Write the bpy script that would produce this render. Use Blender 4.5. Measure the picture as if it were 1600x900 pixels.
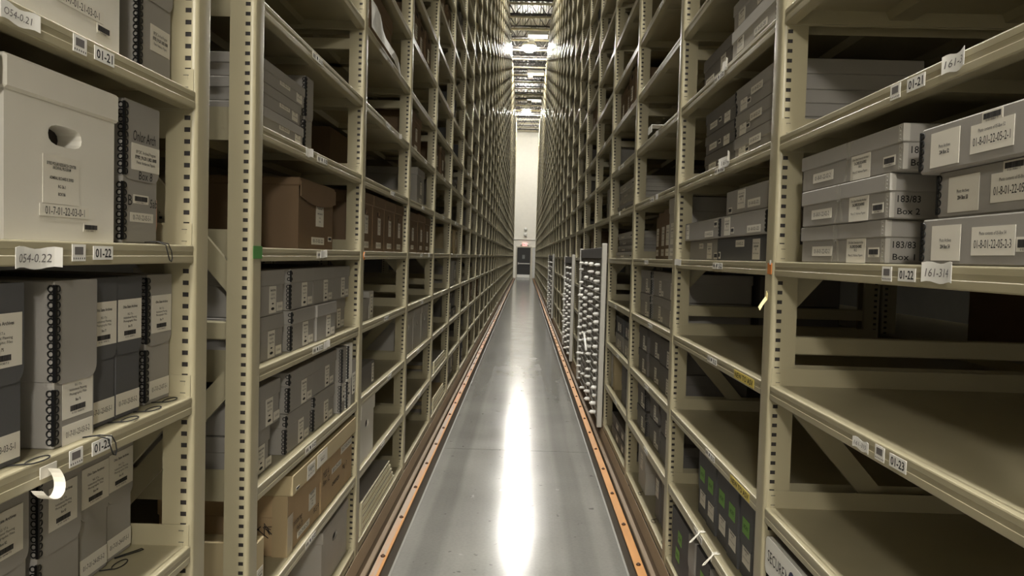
import bpy, bmesh, math, random
from mathutils import Vector, Matrix
random.seed(7)
R = math.radians
scene = bpy.context.scene
for o in list(bpy.data.objects): bpy.data.objects.remove(o)
C = scene.collection

# ------------------------------------------------------------------ camera
def make_camera():
    f, vx, vy, s = 1230.0, 820.0, 400.5, .0275
    y = Vector((vx-800, 450-vy, f)).normalized()
    z = Vector((s, 1, 0)); z.z = -(z.x*y.x+z.y*y.y)/y.z; z.normalize()
    x = Vector((y.y*z.z-y.z*z.y, y.z*z.x-y.x*z.z, y.x*z.y-y.y*z.x))
    if x.x < 0: x = -x
    # rows x,y,z = world axes in camera (right, up, forward) coordinates
    right = Vector((x[0], y[0], z[0])); up = Vector((x[1], y[1], z[1])); fwd = Vector((x[2], y[2], z[2]))
    m = Matrix((right, up, -fwd)).transposed().to_4x4()
    m.translation = Vector((.027, 0, 1.5))
    cam = bpy.data.cameras.new('camera'); o = bpy.data.objects.new('camera', cam); C.objects.link(o)
    cam.sensor_fit = 'HORIZONTAL'; cam.sensor_width = 36; cam.lens = f/1600*36
    cam.clip_start = .02; cam.clip_end = 200
    o.matrix_world = m
    scene.camera = o
make_camera()

# ------------------------------------------------------------------ light and exposure
vs = scene.view_settings
vs.view_transform = 'Standard'; vs.look = 'None'; vs.gamma = 1; vs.use_curve_mapping = False
EXPOSURE = 0.92
vs.exposure = EXPOSURE
LAMP_EMIT = 420.0
LAMPS = [-6.5, .6, 7.7, 18.6, 32.9, 47.2]
LAMP_Z = 10.2
WALLFILL_EMIT = 70.0
FILL_EMIT = 155.0; FILL_Y = -2.6; FILL_Z = 3.1
w = bpy.data.worlds.new('world'); scene.world = w; w.use_nodes = True
w.node_tree.nodes['Background'].inputs[0].default_value = (.9, .88, .8, 1)
w.node_tree.nodes['Background'].inputs[1].default_value = .02

# ------------------------------------------------------------------ materials
def srgb(r, g, b):
    return tuple(((c/255)/12.92 if c/255 <= .04045 else ((c/255+.055)/1.055)**2.4) for c in (r, g, b)) + (1,)
MATS = {}
def mat(name, col, rough=.6, metal=0, var=.06, scale=6, spec=.5, bump=0, bscale=200, coat=0, detail=4, emit=0, wear=None, stretch=None):
    if name in MATS: return MATS[name]
    m = bpy.data.materials.new(name); m.use_nodes = True
    nt = m.node_tree; b = nt.nodes['Principled BSDF']
    b.inputs['Roughness'].default_value = rough; b.inputs['Metallic'].default_value = metal
    b.inputs['Specular IOR Level'].default_value = spec
    b.inputs['Coat Weight'].default_value = coat; b.inputs['Coat Roughness'].default_value = .15
    tc = nt.nodes.new('ShaderNodeTexCoord'); n = nt.nodes.new('ShaderNodeTexNoise')
    n.inputs['Scale'].default_value = scale; n.inputs['Detail'].default_value = detail
    if stretch:
        mp = nt.nodes.new('ShaderNodeMapping'); mp.inputs['Scale'].default_value = stretch
        nt.links.new(tc.outputs['Object'], mp.inputs[0]); nt.links.new(mp.outputs[0], n.inputs['Vector'])
    else:
        nt.links.new(tc.outputs['Object'], n.inputs['Vector'])
    cr = nt.nodes.new('ShaderNodeValToRGB')
    lo = tuple(max(0, c*(1-var)) for c in col[:3])+(1,); hi = tuple(min(1, c*(1+var)) for c in col[:3])+(1,)
    cr.color_ramp.elements[0].position = .3; cr.color_ramp.elements[0].color = lo
    cr.color_ramp.elements[1].position = .7; cr.color_ramp.elements[1].color = hi
    if wear:
        e = cr.color_ramp.elements.new(wear[1]); e.color = wear[0]
    nt.links.new(n.outputs['Fac'], cr.inputs[0]); nt.links.new(cr.outputs[0], b.inputs['Base Color'])
    if bump:
        n2 = nt.nodes.new('ShaderNodeTexNoise'); n2.inputs['Scale'].default_value = bscale
        nt.links.new(tc.outputs['Object'], n2.inputs['Vector'])
        bp = nt.nodes.new('ShaderNodeBump'); bp.inputs['Strength'].default_value = bump; bp.inputs['Distance'].default_value = .002
        nt.links.new(n2.outputs['Fac'], bp.inputs['Height']); nt.links.new(bp.outputs[0], b.inputs['Normal'])
    if emit:
        b.inputs['Emission Color'].default_value = col; b.inputs['Emission Strength'].default_value = emit
    MATS[name] = m
    return m
ENAMEL = mat('cream enamel', srgb(168, 160, 133), .36, var=.03, scale=3, spec=.5, coat=.0, bump=.04, bscale=300)
DECKM = mat('cream shelf enamel', srgb(164, 156, 129), .34, var=.06, scale=5, spec=.45)
BOXC = {
    'gray': mat('grey boxboard', srgb(154, 150, 144), .75, var=.05, bump=.05),
    'lgray': mat('pale grey boxboard', srgb(180, 176, 168), .7, var=.05, bump=.05),
    'dgray': mat('dark grey boxboard', srgb(108, 104, 100), .72, var=.05, bump=.05),
    'slate': mat('slate boxboard', srgb(86, 86, 88), .7, var=.05, bump=.05),
    'white': mat('white corrugated board', srgb(224, 220, 210), .7, var=.03, bump=.06),
    'brown': mat('brown boxboard', srgb(114, 92, 68), .75, var=.07, bump=.06),
    'kraft': mat('kraft corrugated board', srgb(178, 152, 116), .75, var=.07, bump=.08),
    'tan': mat('tan boxboard', srgb(184, 168, 132), .7, var=.05, bump=.05),
    'black': mat('black board', srgb(52, 50, 50), .6, var=.1),
}
LACE = mat('black lacing', srgb(14, 14, 15), .35)
PAPER = mat('label paper', srgb(222, 217, 205), .75, var=.02)
CARD = mat('white card', srgb(236, 234, 228), .7, var=.02)
INK = mat('ink', srgb(26, 24, 24), .8, var=.02)
GREYINK = mat('grey ink', srgb(104, 100, 98), .8, var=.02)
BLUEINK = mat('navy ink', srgb(30, 36, 78), .6, var=.02)
GREEN = mat('green label', srgb(122, 172, 84), .7, var=.04)
YELLOW = mat('yellow label', srgb(216, 194, 96), .6, var=.03)
ORANGE = mat('orange tape', srgb(206, 122, 54), .6, var=.06)
GREENTAPE = mat('green tape', srgb(74, 132, 66), .6, var=.08)
PINK = mat('pink paper', srgb(216, 170, 150), .75, var=.03)
TAPE = mat('clear packing tape', srgb(176, 156, 122), .25, var=.04)
CORD = mat('black cord', srgb(20, 19, 19), .7)
STRING = mat('white string', srgb(232, 228, 216), .8)
HOLESHADE = mat('hand hole shade', srgb(40, 34, 28), .9)  # dark tone stands in for the shade inside hand holes

# ------------------------------------------------------------------ mesh builder
class MB:
    def __init__(s): s.v = []; s.f = []; s.m = []; s.s = []; s.mats = []
    def mi(s, m):
        if m not in s.mats: s.mats.append(m)
        return s.mats.index(m)
    def add(s, vs, fs, m, smooth=False):
        b = len(s.v); s.v += [tuple(v) for v in vs]; i = s.mi(m)
        for f in fs: s.f.append(tuple(b+k for k in f)); s.m.append(i); s.s.append(smooth)
    def box(s, x0, x1, y0, y1, z0, z1, m, M=None):
        vs = [(x0,y0,z0),(x1,y0,z0),(x1,y1,z0),(x0,y1,z0),(x0,y0,z1),(x1,y0,z1),(x1,y1,z1),(x0,y1,z1)]
        if M is not None: vs = [M @ Vector(v) for v in vs]
        s.add(vs, [(0,3,2,1),(4,5,6,7),(0,1,5,4),(1,2,6,5),(2,3,7,6),(3,0,4,7)], m)
    def cbox(s, x0, x1, y0, y1, z0, z1, c, m, M=None):
        """box with chamfered edges"""
        vs = []; idx = {}
        X = (x0, x1); Y = (y0, y1); Z = (z0, z1)
        for i in (0,1):
            for j in (0,1):
                for k in (0,1):
                    sx = c if i == 0 else -c; sy = c if j == 0 else -c; sz = c if k == 0 else -c
                    for a, p in enumerate(((X[i],Y[j]+sy,Z[k]+sz),(X[i]+sx,Y[j],Z[k]+sz),(X[i]+sx,Y[j]+sy,Z[k]))):
                        idx[i,j,k,a] = len(vs); vs.append(p)
        fs = []
        for t in (0,1):
            def q(ax, order):
                fs.append([idx[o+(ax,)] for o in order])
            q(0, [(t,0,0),(t,1,0),(t,1,1),(t,0,1)]); q(1, [(0,t,0),(1,t,0),(1,t,1),(0,t,1)]); q(2, [(0,0,t),(1,0,t),(1,1,t),(0,1,t)])
        for a in (0,1):
            for b in (0,1):
                fs.append([idx[0,a,b,1],idx[1,a,b,1],idx[1,a,b,2],idx[0,a,b,2]])
                fs.append([idx[a,0,b,0],idx[a,1,b,0],idx[a,1,b,2],idx[a,0,b,2]])
                fs.append([idx[a,b,0,0],idx[a,b,1,0],idx[a,b,1,1],idx[a,b,0,1]])
                for k in (0,1): fs.append([idx[a,b,k,0],idx[a,b,k,1],idx[a,b,k,2]])
        # orient outward
        ctr = Vector(((x0+x1)/2,(y0+y1)/2,(z0+z1)/2)); out = []
        for f in fs:
            p = [Vector(vs[i]) for i in f]; n = (p[1]-p[0]).cross(p[2]-p[0])
            cc = sum(p, Vector())/len(p)
            out.append(f if n.dot(cc-ctr) > 0 else f[::-1])
        if M is not None: vs = [M @ Vector(v) for v in vs]
        s.add(vs, out, m)
    def prism(s, poly, y0, y1, m, axis='y', smooth=False):
        """poly in (x,z) (axis y), (y,z) (axis x) or (x,y) (axis z)"""
        n = len(poly)
        def P(p, t):
            return (p[0], t, p[1]) if axis == 'y' else ((t, p[0], p[1]) if axis == 'x' else (p[0], p[1], t))
        vs = [P(p, y0) for p in poly]+[P(p, y1) for p in poly]
        fs = [tuple(range(n)), tuple(range(2*n-1, n-1, -1))]+[((i+1) % n, i, n+i, n+(i+1) % n) for i in range(n)]
        area = sum(poly[i][0]*poly[(i+1) % n][1]-poly[(i+1) % n][0]*poly[i][1] for i in range(n))
        flip = (area > 0) if axis in ('z', 'x') else (area < 0)
        if flip: fs = [f[::-1] for f in fs]
        s.add(vs, fs, m, smooth)
    def tube(s, pts, r, m, seg=6, closed=False):
        pts = [Vector(p) for p in pts]; n = len(pts); vs = []; fs = []
        up = Vector((0, 0, 1)); prev = None
        for i, p in enumerate(pts):
            t = (pts[(i+1) % n]-pts[i-1]) if closed else (pts[min(i+1, n-1)]-pts[max(i-1, 0)])
            t.normalize()
            a = prev if prev is not None else (up if abs(t.dot(up)) < .95 else Vector((1, 0, 0)))
            u = (a-t*a.dot(t))
            if u.length < 1e-6: u = t.orthogonal()
            u.normalize(); prev = u; v = t.cross(u)
            rr = r[i] if isinstance(r, (list, tuple)) else r
            for k in range(seg):
                an = 2*math.pi*k/seg; vs.append(p+(u*math.cos(an)+v*math.sin(an))*rr)
        for i in range(n if closed else n-1):
            j = (i+1) % n
            for k in range(seg):
                l = (k+1) % seg; fs.append((i*seg+k, i*seg+l, j*seg+l, j*seg+k))
        if not closed: fs += [tuple(range(seg-1, -1, -1)), tuple((n-1)*seg+k for k in range(seg))]
        s.add(vs, fs, m, True)
    def lathe(s, prof, m, seg=16, M=None):
        """prof: (r,z) list, turned about z"""
        vs = []; fs = []; n = len(prof)
        for r_, z_ in prof:
            for k in range(seg):
                a = 2*math.pi*k/seg; vs.append(Vector((r_*math.cos(a), r_*math.sin(a), z_)))
        if M is not None: vs = [M @ v for v in vs]
        for i in range(n-1):
            for k in range(seg):
                l = (k+1) % seg; fs.append((i*seg+k, i*seg+l, (i+1)*seg+l, (i+1)*seg+k))
        fs += [tuple(range(seg-1, -1, -1)), tuple((n-1)*seg+k for k in range(seg))]
        s.add(vs, fs, m, True)
    def text(s, body, cx, cz, size, m, y=0, width=None, shear=0, bold=0, rot=0):
        """lettering lying in the x,z plane facing -y, centred on cx,cz"""
        vs, fs = text_shape(body, shear, bold)
        if not vs: return
        x0 = min(v[0] for v in vs); x1 = max(v[0] for v in vs); z0 = 0; z1 = .7
        k = size/.7; kx = k if width is None else width/(x1-x0)
        ca, sa = math.cos(rot), math.sin(rot); out = []
        for v in vs:
            a = (v[0]-(x0+x1)/2)*kx; b = (v[1]-(z0+z1)/2)*k
            out.append((cx+a*ca-b*sa, y, cz+a*sa+b*ca))
        s.add(out, fs, m)
    def mesh(s, name):
        me = bpy.data.meshes.new(name); me.from_pydata(s.v, [], s.f)
        for m in s.mats: me.materials.append(m)
        me.polygons.foreach_set('material_index', s.m); me.polygons.foreach_set('use_smooth', s.s)
        me.update(); return me

_T = {}
def text_shape(body, shear=0, bold=0):
    k = (body, shear, bold)
    if k not in _T:
        cu = bpy.data.curves.new('lettering', 'FONT'); cu.body = body; cu.size = 1; cu.shear = shear; cu.offset = bold; cu.resolution_u = 2
        o = bpy.data.objects.new('lettering', cu); C.objects.link(o)
        bpy.context.view_layer.update()
        dg = bpy.context.evaluated_depsgraph_get()
        me = bpy.data.meshes.new_from_object(o.evaluated_get(dg))
        _T[k] = ([(v.co.x, v.co.y) for v in me.vertices], [tuple(p.vertices) for p in me.polygons])
        bpy.data.objects.remove(o); bpy.data.meshes.remove(me); bpy.data.curves.remove(cu)
    return _T[k]

MESH = {}
def cached(key, fn):
    if key not in MESH:
        b = MB(); fn(b); MESH[key] = b.mesh(str(key[0]))
    return MESH[key]

def thing(name, label, cat, loc=(0,0,0), rz=0, group=None, me=None):
    o = bpy.data.objects.new(name, me); C.objects.link(o)
    o.location = loc; o.rotation_euler = (0, 0, rz)
    o['label'] = label; o['category'] = cat
    if group: o['group'] = group
    return o
def part(name, me, parent, loc=(0,0,0), rot=None, label=None):
    o = bpy.data.objects.new(name, me); C.objects.link(o); o.parent = parent; o.location = loc
    if rot: o.rotation_euler = rot
    if label: o['label'] = label
    return o
def struct(name, me, loc=(0,0,0), parent=None):
    o = bpy.data.objects.new(name, me); C.objects.link(o); o.location = loc
    if parent: o.parent = parent
    else: o['kind'] = 'structure'
    return o
def one(fn, name='m'):
    b = MB(); fn(b); return b.mesh(name)

# ------------------------------------------------------------------ layout numbers
H = .687            # half width of the aisle, post face to post face
L = 1.366           # bay length
PW, PD = .076, .067 # post width (along aisle) and depth
SP = .3302          # shelf spacing
TOP = 9.6
def lev(l): return 1.504+SP*l
ROT = {-1: R(90), 1: R(-90)}
NB = 35
def post_y(side, k):
    if side < 0:
        return 2.055+L*k+.35*(k >= 9 and 1 or 0)*0
    return 2.10+L*k
def bay_span(side, k):
    """shelf span of bay k (k=1 is the nearest bay)"""
    if k == 1: return (.406, 1.696) if side < 0 else (.81, 2.10)
    y = post_y(side, k-2)
    return (y+PW, y+L)
LW = {-4: 'bottom', -3: 'third below eye level', -2: 'second below eye level', -1: 'first below eye level', 0: 'eye-level', 1: 'first above eye level'}
ORD = ['zeroth', 'first', 'second', 'third', 'fourth', 'fifth', 'sixth', 'seventh', 'eighth', 'ninth', 'tenth', 'eleventh', 'twelfth', 'thirteenth', 'fourteenth', 'fifteenth', 'sixteenth', 'seventeenth', 'eighteenth', 'nineteenth', 'twentieth', 'twenty-first', 'twenty-second', 'twenty-third', 'twenty-fourth', 'twenty-fifth', 'twenty-sixth', 'twenty-seventh', 'twenty-eighth', 'twenty-ninth', 'thirtieth', 'thirty-first', 'thirty-second', 'thirty-third', 'thirty-fourth', 'thirty-fifth', 'thirty-sixth', 'thirty-seventh']
def lword(l):
    if l in LW: return LW[l]
    return ORD[l]+' above eye level'
SIDE = {-1: 'left', 1: 'right'}

# ------------------------------------------------------------------ setting
def concrete():
    m = bpy.data.materials.new('sealed concrete'); m.use_nodes = True
    nt = m.node_tree; b = nt.nodes['Principled BSDF']; N = nt.nodes.new; LK = nt.links.new
    tc = N('ShaderNodeTexCoord')
    def noise(scale, det, st=(1,1,1)):
        mp = N('ShaderNodeMapping'); mp.inputs['Scale'].default_value = st
        LK(tc.outputs['Object'], mp.inputs[0]); n = N('ShaderNodeTexNoise'); n.inputs['Scale'].default_value = scale; n.inputs['Detail'].default_value = det
        LK(mp.outputs[0], n.inputs['Vector']); return n
    def ramp(src, p0, c0, p1, c1):
        r = N('ShaderNodeValToRGB'); e = r.color_ramp.elements
        e[0].position = p0; e[0].color = c0; e[1].position = p1; e[1].color = c1
        LK(src, r.inputs[0]); return r
    def mix(a, bb, f, mode='MULTIPLY'):
        x = N('ShaderNodeMix'); x.data_type = 'RGBA'; x.blend_type = mode; x.inputs[0].default_value = f
        LK(a, x.inputs[6]); LK(bb, x.inputs[7]); return x.outputs[2]
    base = ramp(noise(1.2, 8).outputs['Fac'], .3, srgb(132, 131, 126), .75, srgb(150, 149, 143))
    streak = ramp(noise(1.6, 5, (4, .12, 1)).outputs['Fac'], .35, (.8,.8,.8,1), .65, (1,1,1,1))
    fine = ramp(noise(60, 3).outputs['Fac'], .3, (.86,.86,.86,1), .6, (1,1,1,1))
    c = mix(base.outputs[0], streak.outputs[0], .75); c = mix(c, fine.outputs[0], .6)
    # tyre-darkened lanes along both sides of the aisle
    sep = N('ShaderNodeSeparateXYZ'); LK(tc.outputs['Object'], sep.inputs[0])
    wob = N('ShaderNodeMath'); wob.operation = 'MULTIPLY_ADD'; LK(noise(.9, 2, (1,.5,1)).outputs['Fac'], wob.inputs[0]); wob.inputs[1].default_value = .06; LK(sep.outputs[0], wob.inputs[2])
    ab = N('ShaderNodeMath'); ab.operation = 'ABSOLUTE'; LK(wob.outputs[0], ab.inputs[0])
    lane = N('ShaderNodeValToRGB'); e = lane.color_ramp.elements
    e[0].position = .30; e[0].color = (1,1,1,1); e[1].position = .34; e[1].color = (.7,.7,.7,1)
    for p, v in ((.44,.68),(.47,.9),(.52,.92),(.545,.7)):
        q = e.new(p); q.color = (v,v,v,1)
    LK(ab.outputs[0], lane.inputs[0]); c = mix(c, lane.outputs[0], .75)
    # small dark and pale scuffs
    sp = ramp(noise(14, 2).outputs['Fac'], .70, (1,1,1,1), .73, (.45,.45,.45,1)); c = mix(c, sp.outputs[0], .8)
    sp2 = ramp(noise(9, 3, (1,.7,1)).outputs['Fac'], .72, (0,0,0,1), .76, (.14,.14,.14,1)); c = mix(c, sp2.outputs[0], 1, 'ADD')
    LK(c, b.inputs['Base Color'])
    rr = ramp(noise(3, 6).outputs['Fac'], .3, (.13,.13,.13,1), .7, (.18,.18,.18,1)); LK(rr.outputs[0], b.inputs['Roughness'])
    b.inputs['Specular IOR Level'].default_value = .32
    bp = N('ShaderNodeBump'); bp.inputs['Strength'].default_value = .03; bp.inputs['Distance'].default_value = .002
    LK(noise(8, 3).outputs['Fac'], bp.inputs['Height']); LK(bp.outputs[0], b.inputs['Normal'])
    return m
CONC = concrete()
JOINT = mat('floor joint', srgb(70, 70, 68), .8)
SEAL = mat('floor sealant', srgb(128, 126, 118), .5)
def floor_(b):
    # slab cut by a saw joint across the aisle every 9 m
    ys = [-9, 6.03, 15.1, 24.2, 33.3, 42.4, 56]
    for a, c in zip(ys, ys[1:]): b.box(-4.6, 4.6, a+.004, c-.004, -.2, 0, CONC)
    b.box(-4.6, 4.6, -9, 56, -.22, -.006, JOINT)
struct('floor', one(floor_, 'floor'))
def seam(b):
    for s in (-1, 1): b.box(min(s*.556, s*.566), max(s*.556, s*.566), .2, 50.4, -.01, .002, SEAL)
struct('trim_1', one(seam, 'trim'))
WALL = mat('pale wall paint', srgb(240, 236, 224), .6, var=.02)
DARKWALL = mat('grey wall paint', srgb(120, 116, 106), .8, var=.04)
WALLY = 54.3
def wfar(b):
    b.box(-4.6, -.59, WALLY, WALLY+.2, 0, 12, WALL); b.box(.50, 4.6, WALLY, WALLY+.2, 0, 12, WALL)
    b.box(-.59, .50, WALLY, WALLY+.2, 2.17, 12, WALL)
struct('wall_far', one(wfar, 'wall'))
struct('wall_left', one(lambda b: b.box(-4.8, -4.6, -9, 56, 0, 12, DARKWALL), 'wall'))
struct('wall_right', one(lambda b: b.box(4.6, 4.8, -9, 56, 0, 12, DARKWALL), 'wall'))
struct('wall_back', one(lambda b: b.box(-4.6, 4.6, -9.2, -9, 0, 12, WALL), 'wall'))
DECKING = mat('galvanised roof deck', srgb(124, 122, 119), .5, metal=.2, var=.06, scale=1)
def ceil(b):
    p = .2; n = 46; prof = []
    x = -4.6
    for i in range(n):
        prof += [(x, 11.0), (x+.06, 11.0), (x+.085, 11.06), (x+.175, 11.06)]; x += p
    prof += [(4.6, 11.0), (4.6, 11.2), (-4.6, 11.2)]
    b.prism(prof, -9, 56, DECKING)
struct('ceiling', one(ceil, 'ceiling'))
CHORD = mat('cream joist paint', srgb(216, 208, 176), .5, var=.03)
DARKSTEEL = mat('dark steel web', srgb(58, 54, 50), .6, var=.08)
def joist_parts():
    lo = one(lambda b: (b.box(-4.58, 4.58, -.05, .05, 0, .05, CHORD)), 'bottom_chord')
    def mid(b):
        b.box(-4.58, 4.58, -.035, .035, .11, .15, DARKSTEEL); b.box(-4.58, 4.58, -.04, .04, .95, 1.0, DARKSTEEL)
        for i in range(-11, 11): b.box(i*.4+.18, i*.4+.20, -.01, .01, .05, .11, DARKSTEEL)
    def web(b):
        x = -4.4; k = 0
        while x < 4.3:
            b.tube([(x, 0, .13 if k % 2 else .97), (x+.55, 0, .97 if k % 2 else .13)], .014, DARKSTEEL, 6); x += .55; k += 1
    return lo, one(mid, 'chord'), one(web, 'web')
jl, jm, jw = joist_parts()
for i in range(23):
    t = thing('roof_joist', 'open web steel roof joist with pale bottom chord crossing above the aisle', 'joist', (0, 20.95+1.5*i, 10.0), 0, 'roof joists over the aisle')
    part('bottom_chord', jl, t); part('top_chord', jm, t); part('web', jw, t)

# far wall: door, sign, emergency lights, pipe
DOORB = mat('black door paint', srgb(34, 32, 30), .45, var=.05)
FRAMEP = mat('door frame paint', srgb(196, 190, 172), .5)
STEEL = mat('brushed steel', srgb(196, 194, 188), .3, metal=.8)
GLASSD = mat('wired glass', srgb(120, 122, 120), .2)
EXITM = mat('exit sign face', srgb(244, 176, 168), .4, emit=.9)
REDM = mat('red paint', srgb(200, 40, 36), .5)
WHITEP = mat('white enamel', srgb(236, 234, 226), .4, var=.02)
door = bpy.data.objects.new('door_1', None); C.objects.link(door); door['kind'] = 'structure'; door.location = (-.045, WALLY, 0)
def dframe(b):
    b.box(-.545, -.46, -.04, .12, 0, 2.17, FRAMEP); b.box(.46, .545, -.04, .12, 0, 2.17, FRAMEP); b.box(-.46, .46, -.04, .12, 2.1, 2.17, FRAMEP)
part('door_frame', one(dframe), door)
part('door_leaf', one(lambda b: b.cbox(-.455, .455, .0, .045, .01, 2.095, .004, DOORB)), door)
part('vision_panel', one(lambda b: (b.box(-.12, .09, -.012, .002, 1.3, 1.62, DARKSTEEL), b.box(-.1, .07, -.016, -.01, 1.33, 1.59, GLASSD))), door)
part('push_bar', one(lambda b: (b.cbox(-.4, .42, -.09, -.05, .96, 1.03, .01, STEEL), b.box(-.4, -.33, -.09, 0, .93, 1.07, STEEL), b.box(.36, .42, -.09, 0, .95, 1.04, STEEL))), door)
part('kick_plate', one(lambda b: b.box(-.44, .44, -.006, .002, .02, .24, WHITEP)), door)
t = thing('exit_sign', 'lit exit sign with red letters and two lamp heads above the far door', 'sign', (.0, WALLY, 2.32))
part('sign_face', one(lambda b: b.cbox(-.16, .16, -.07, -.002, -.09, .1, .01, EXITM)), t)
part('lettering', one(lambda b: b.text('EXIT', 0, 0, .11, REDM, y=-.072, bold=.02)), t)
for s in (-1, 1): part('lamp_head', one(lambda b: b.lathe([(.03, 0), (.065, .02), (.065, .08)], WHITEP, 12, Matrix.Translation((s*.23, -.04, -.02)) @ Matrix.Rotation(R(90), 4, 'X'))), t)
t = thing('emergency_light', 'white twin head emergency light high on the wall above the exit sign', 'light', (.03, WALLY, 3.1))
part('housing', one(lambda b: b.cbox(-.14, .14, -.1, -.002, -.06, .08, .015, WHITEP)), t)
for z in (.25, -.12):
    part('lamp_head', one(lambda b: b.lathe([(.05, 0), (.12, .04), (.12, .12)], WHITEP, 12, Matrix.Translation((0, -.06, z)) @ Matrix.Rotation(R(90), 4, 'X'))), t)
t = thing('wall_pipe', 'thin pale pipe running across the far wall above the exit sign', 'pipe', (0, WALLY-.05, 2.68), me=one(lambda b: b.tube([(-4.5, 0, 0), (4.5, 0, -.04)], .03, WHITEP, 8)))
t = thing('wall_panel', 'tall pale grey metal panel standing beside the far door', 'panel', (.72, WALLY, 0))
part('panel_face', one(lambda b: b.cbox(-.17, .3, -.06, -.002, .05, 2.1, .01, mat('pale panel', srgb(206, 204, 198), .4))), t)
part('frame', one(lambda b: (b.box(-.2, -.17, -.07, -.002, .02, 2.13, FRAMEP), b.box(.3, .33, -.07, -.002, .02, 2.13, FRAMEP), b.box(-.17, .3, -.07, -.002, 2.1, 2.13, FRAMEP))), t)

# ceiling lamps
GLOW = mat('lamp globe', (1, .965, .89, 1), .4, emit=LAMP_EMIT)
globe = one(lambda b: b.lathe([(.02, -.27), (.14, -.25), (.22, -.19), (.26, -.1), (.27, 0), (.24, .06)], GLOW, 16), 'globe')
shade = one(lambda b: b.lathe([(.31, -.04), (.30, .05), (.22, .14), (.13, .2), (.1, .3), (.05, .33)], WHITEP, 16), 'reflector')
stem = one(lambda b: b.tube([(0, 0, .3), (0, 0, .8)], .02, STEEL, 8), 'stem')
for i, y in enumerate(LAMPS):
    t = thing('high_bay_lamp', 'glowing white high bay lamp hanging over the aisle, ' + ('farthest of the row' if i == 5 else 'large one nearest the camera in view' if i == 4 else 'out of sight above the near end'), 'lamp', (-.03 if i < 5 else -.12, y, LAMP_Z), 0, 'high bay lamps over the aisle')
    part('globe', globe, t); part('reflector', shade, t); part('stem', stem, t)
GLOW3 = mat('wall fill globe', (1, .965, .89, 1), .4, emit=WALLFILL_EMIT)  # two unseen lamps added to brighten the far wall
cglobe = one(lambda b: b.lathe([(.02, -.27), (.14, -.25), (.22, -.19), (.26, -.1), (.27, 0), (.24, .06)], GLOW3, 16), 'globe')
for s in (-1, 1):
    t = thing('high_bay_lamp', f'added lamp brightening the far wall, hidden behind the {SIDE[s]} rack', 'lamp', (s*2.7, 52.45, LAMP_Z), 0, 'added lamps brightening the far wall')
    part('globe', cglobe, t); part('reflector', shade, t); part('stem', stem, t)
GLOW2 = mat('fill lamp globe', (1, .95, .85, 1), .4, emit=FILL_EMIT)  # two unseen lamps added to light the near rack fronts
pglobe = one(lambda b: b.lathe([(.02, -.17), (.09, -.155), (.15, -.1), (.17, 0), (.14, .05)], GLOW2, 16), 'globe')
for x, lb in ((-.5, 'left'), (.7, 'right')):
    t = thing('added_fill_lamp', f'added fill lamp hanging unseen behind the camera, {lb} of two', 'lamp', (x, FILL_Y, FILL_Z), 0, 'added fill lamps behind the near end')
    part('globe', pglobe, t); part('cord', one(lambda b: b.tube([(0, 0, .05), (0, 0, 10.9-FILL_Z)], .01, STEEL, 6)), t)
PANL = mat('fixture diffuser', (1, .97, .92, 1), .5, emit=4)
dif = one(lambda b: b.cbox(-.37, .37, -.22, .22, -.012, .004, .004, PANL), 'diffuser')
pan = one(lambda b: b.cbox(-.4, .4, -.25, .25, 0, .16, .02, WHITEP), 'pan')
sens = one(lambda b: b.cbox(-.12, .12, -.12, .12, -.2, 0, .02, WHITEP), 'sensor_box')
rod = one(lambda b: [b.tube([(x, 0, .15), (x, 0, .9)], .012, STEEL, 6) for x in (-.3, .3)], 'rod')
for y, lb in ((31.0, 'nearest of the three'), (37.4, 'middle of the three'), (43.6, 'farthest of the three')):
    t = thing('ceiling_fixture', 'white rectangular fixture with small box hung under the roof, '+lb, 'fixture', (.3, y, 10.05), 0, 'white fixtures under the roof')
    part('pan', pan, t); part('diffuser', dif, t); part('sensor_box', sens, t, (-.25, 0, 0)); part('hanger', rod, t)

# guide rails and base channels
def railmat():
    m = bpy.data.materials.new('worn orange rail paint'); m.use_nodes = True
    nt = m.node_tree; b = nt.nodes['Principled BSDF']; N = nt.nodes.new; LK = nt.links.new
    tc = N('ShaderNodeTexCoord'); mp = N('ShaderNodeMapping'); mp.inputs['Scale'].default_value = (14, 1.1, 14)
    n = N('ShaderNodeTexNoise'); n.inputs['Scale'].default_value = 1.6; n.inputs['Detail'].default_value = 6
    LK(tc.outputs['Object'], mp.inputs[0]); LK(mp.outputs[0], n.inputs['Vector'])
    r = N('ShaderNodeValToRGB'); e = r.color_ramp.elements
    e[0].position = .36; e[0].color = srgb(190, 122, 66); e[1].position = .56; e[1].color = srgb(160, 142, 126)
    q = e.new(.46); q.color = srgb(176, 136, 104)
    LK(n.outputs['Fac'], r.inputs[0]); LK(r.outputs[0], b.inputs['Base Color']); b.inputs['Roughness'].default_value = .45
    return m
RAILO = railmat()
RAILO2 = mat('orange rail paint', srgb(184, 128, 64), .45, var=.1, scale=4, stretch=(8, .8, 8))
RAILB = mat('brown steel rail side', srgb(112, 94, 76), .5, var=.12, scale=5)
BOLT = mat('rusty bolt', srgb(84, 62, 50), .5, metal=.4, var=.2)
def rail(side):
    def f(b):
        top = RAILO if side < 0 else RAILO2
        s = side; x0, x1 = .566, .608
        xa, xb = min(s*x0, s*x1), max(s*x0, s*x1)
        b.cbox(xa, xb, .15, 50.4, .098, .106, .002, top)
        xi = (s*x0, s*(x0+.008)); b.box(min(xi), max(xi), .15, 50.4, .09, .1, RAILO2)
        xe = (s*(x0-.0004), s*(x0+.011)); b.box(min(xe), max(xe), .15, 50.4, .0985, .1066, RAILO2)
        b.box(min(xi), max(xi), .15, 50.4, 0, .0995, RAILB)
    return one(f, 'guide_rail')
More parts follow.
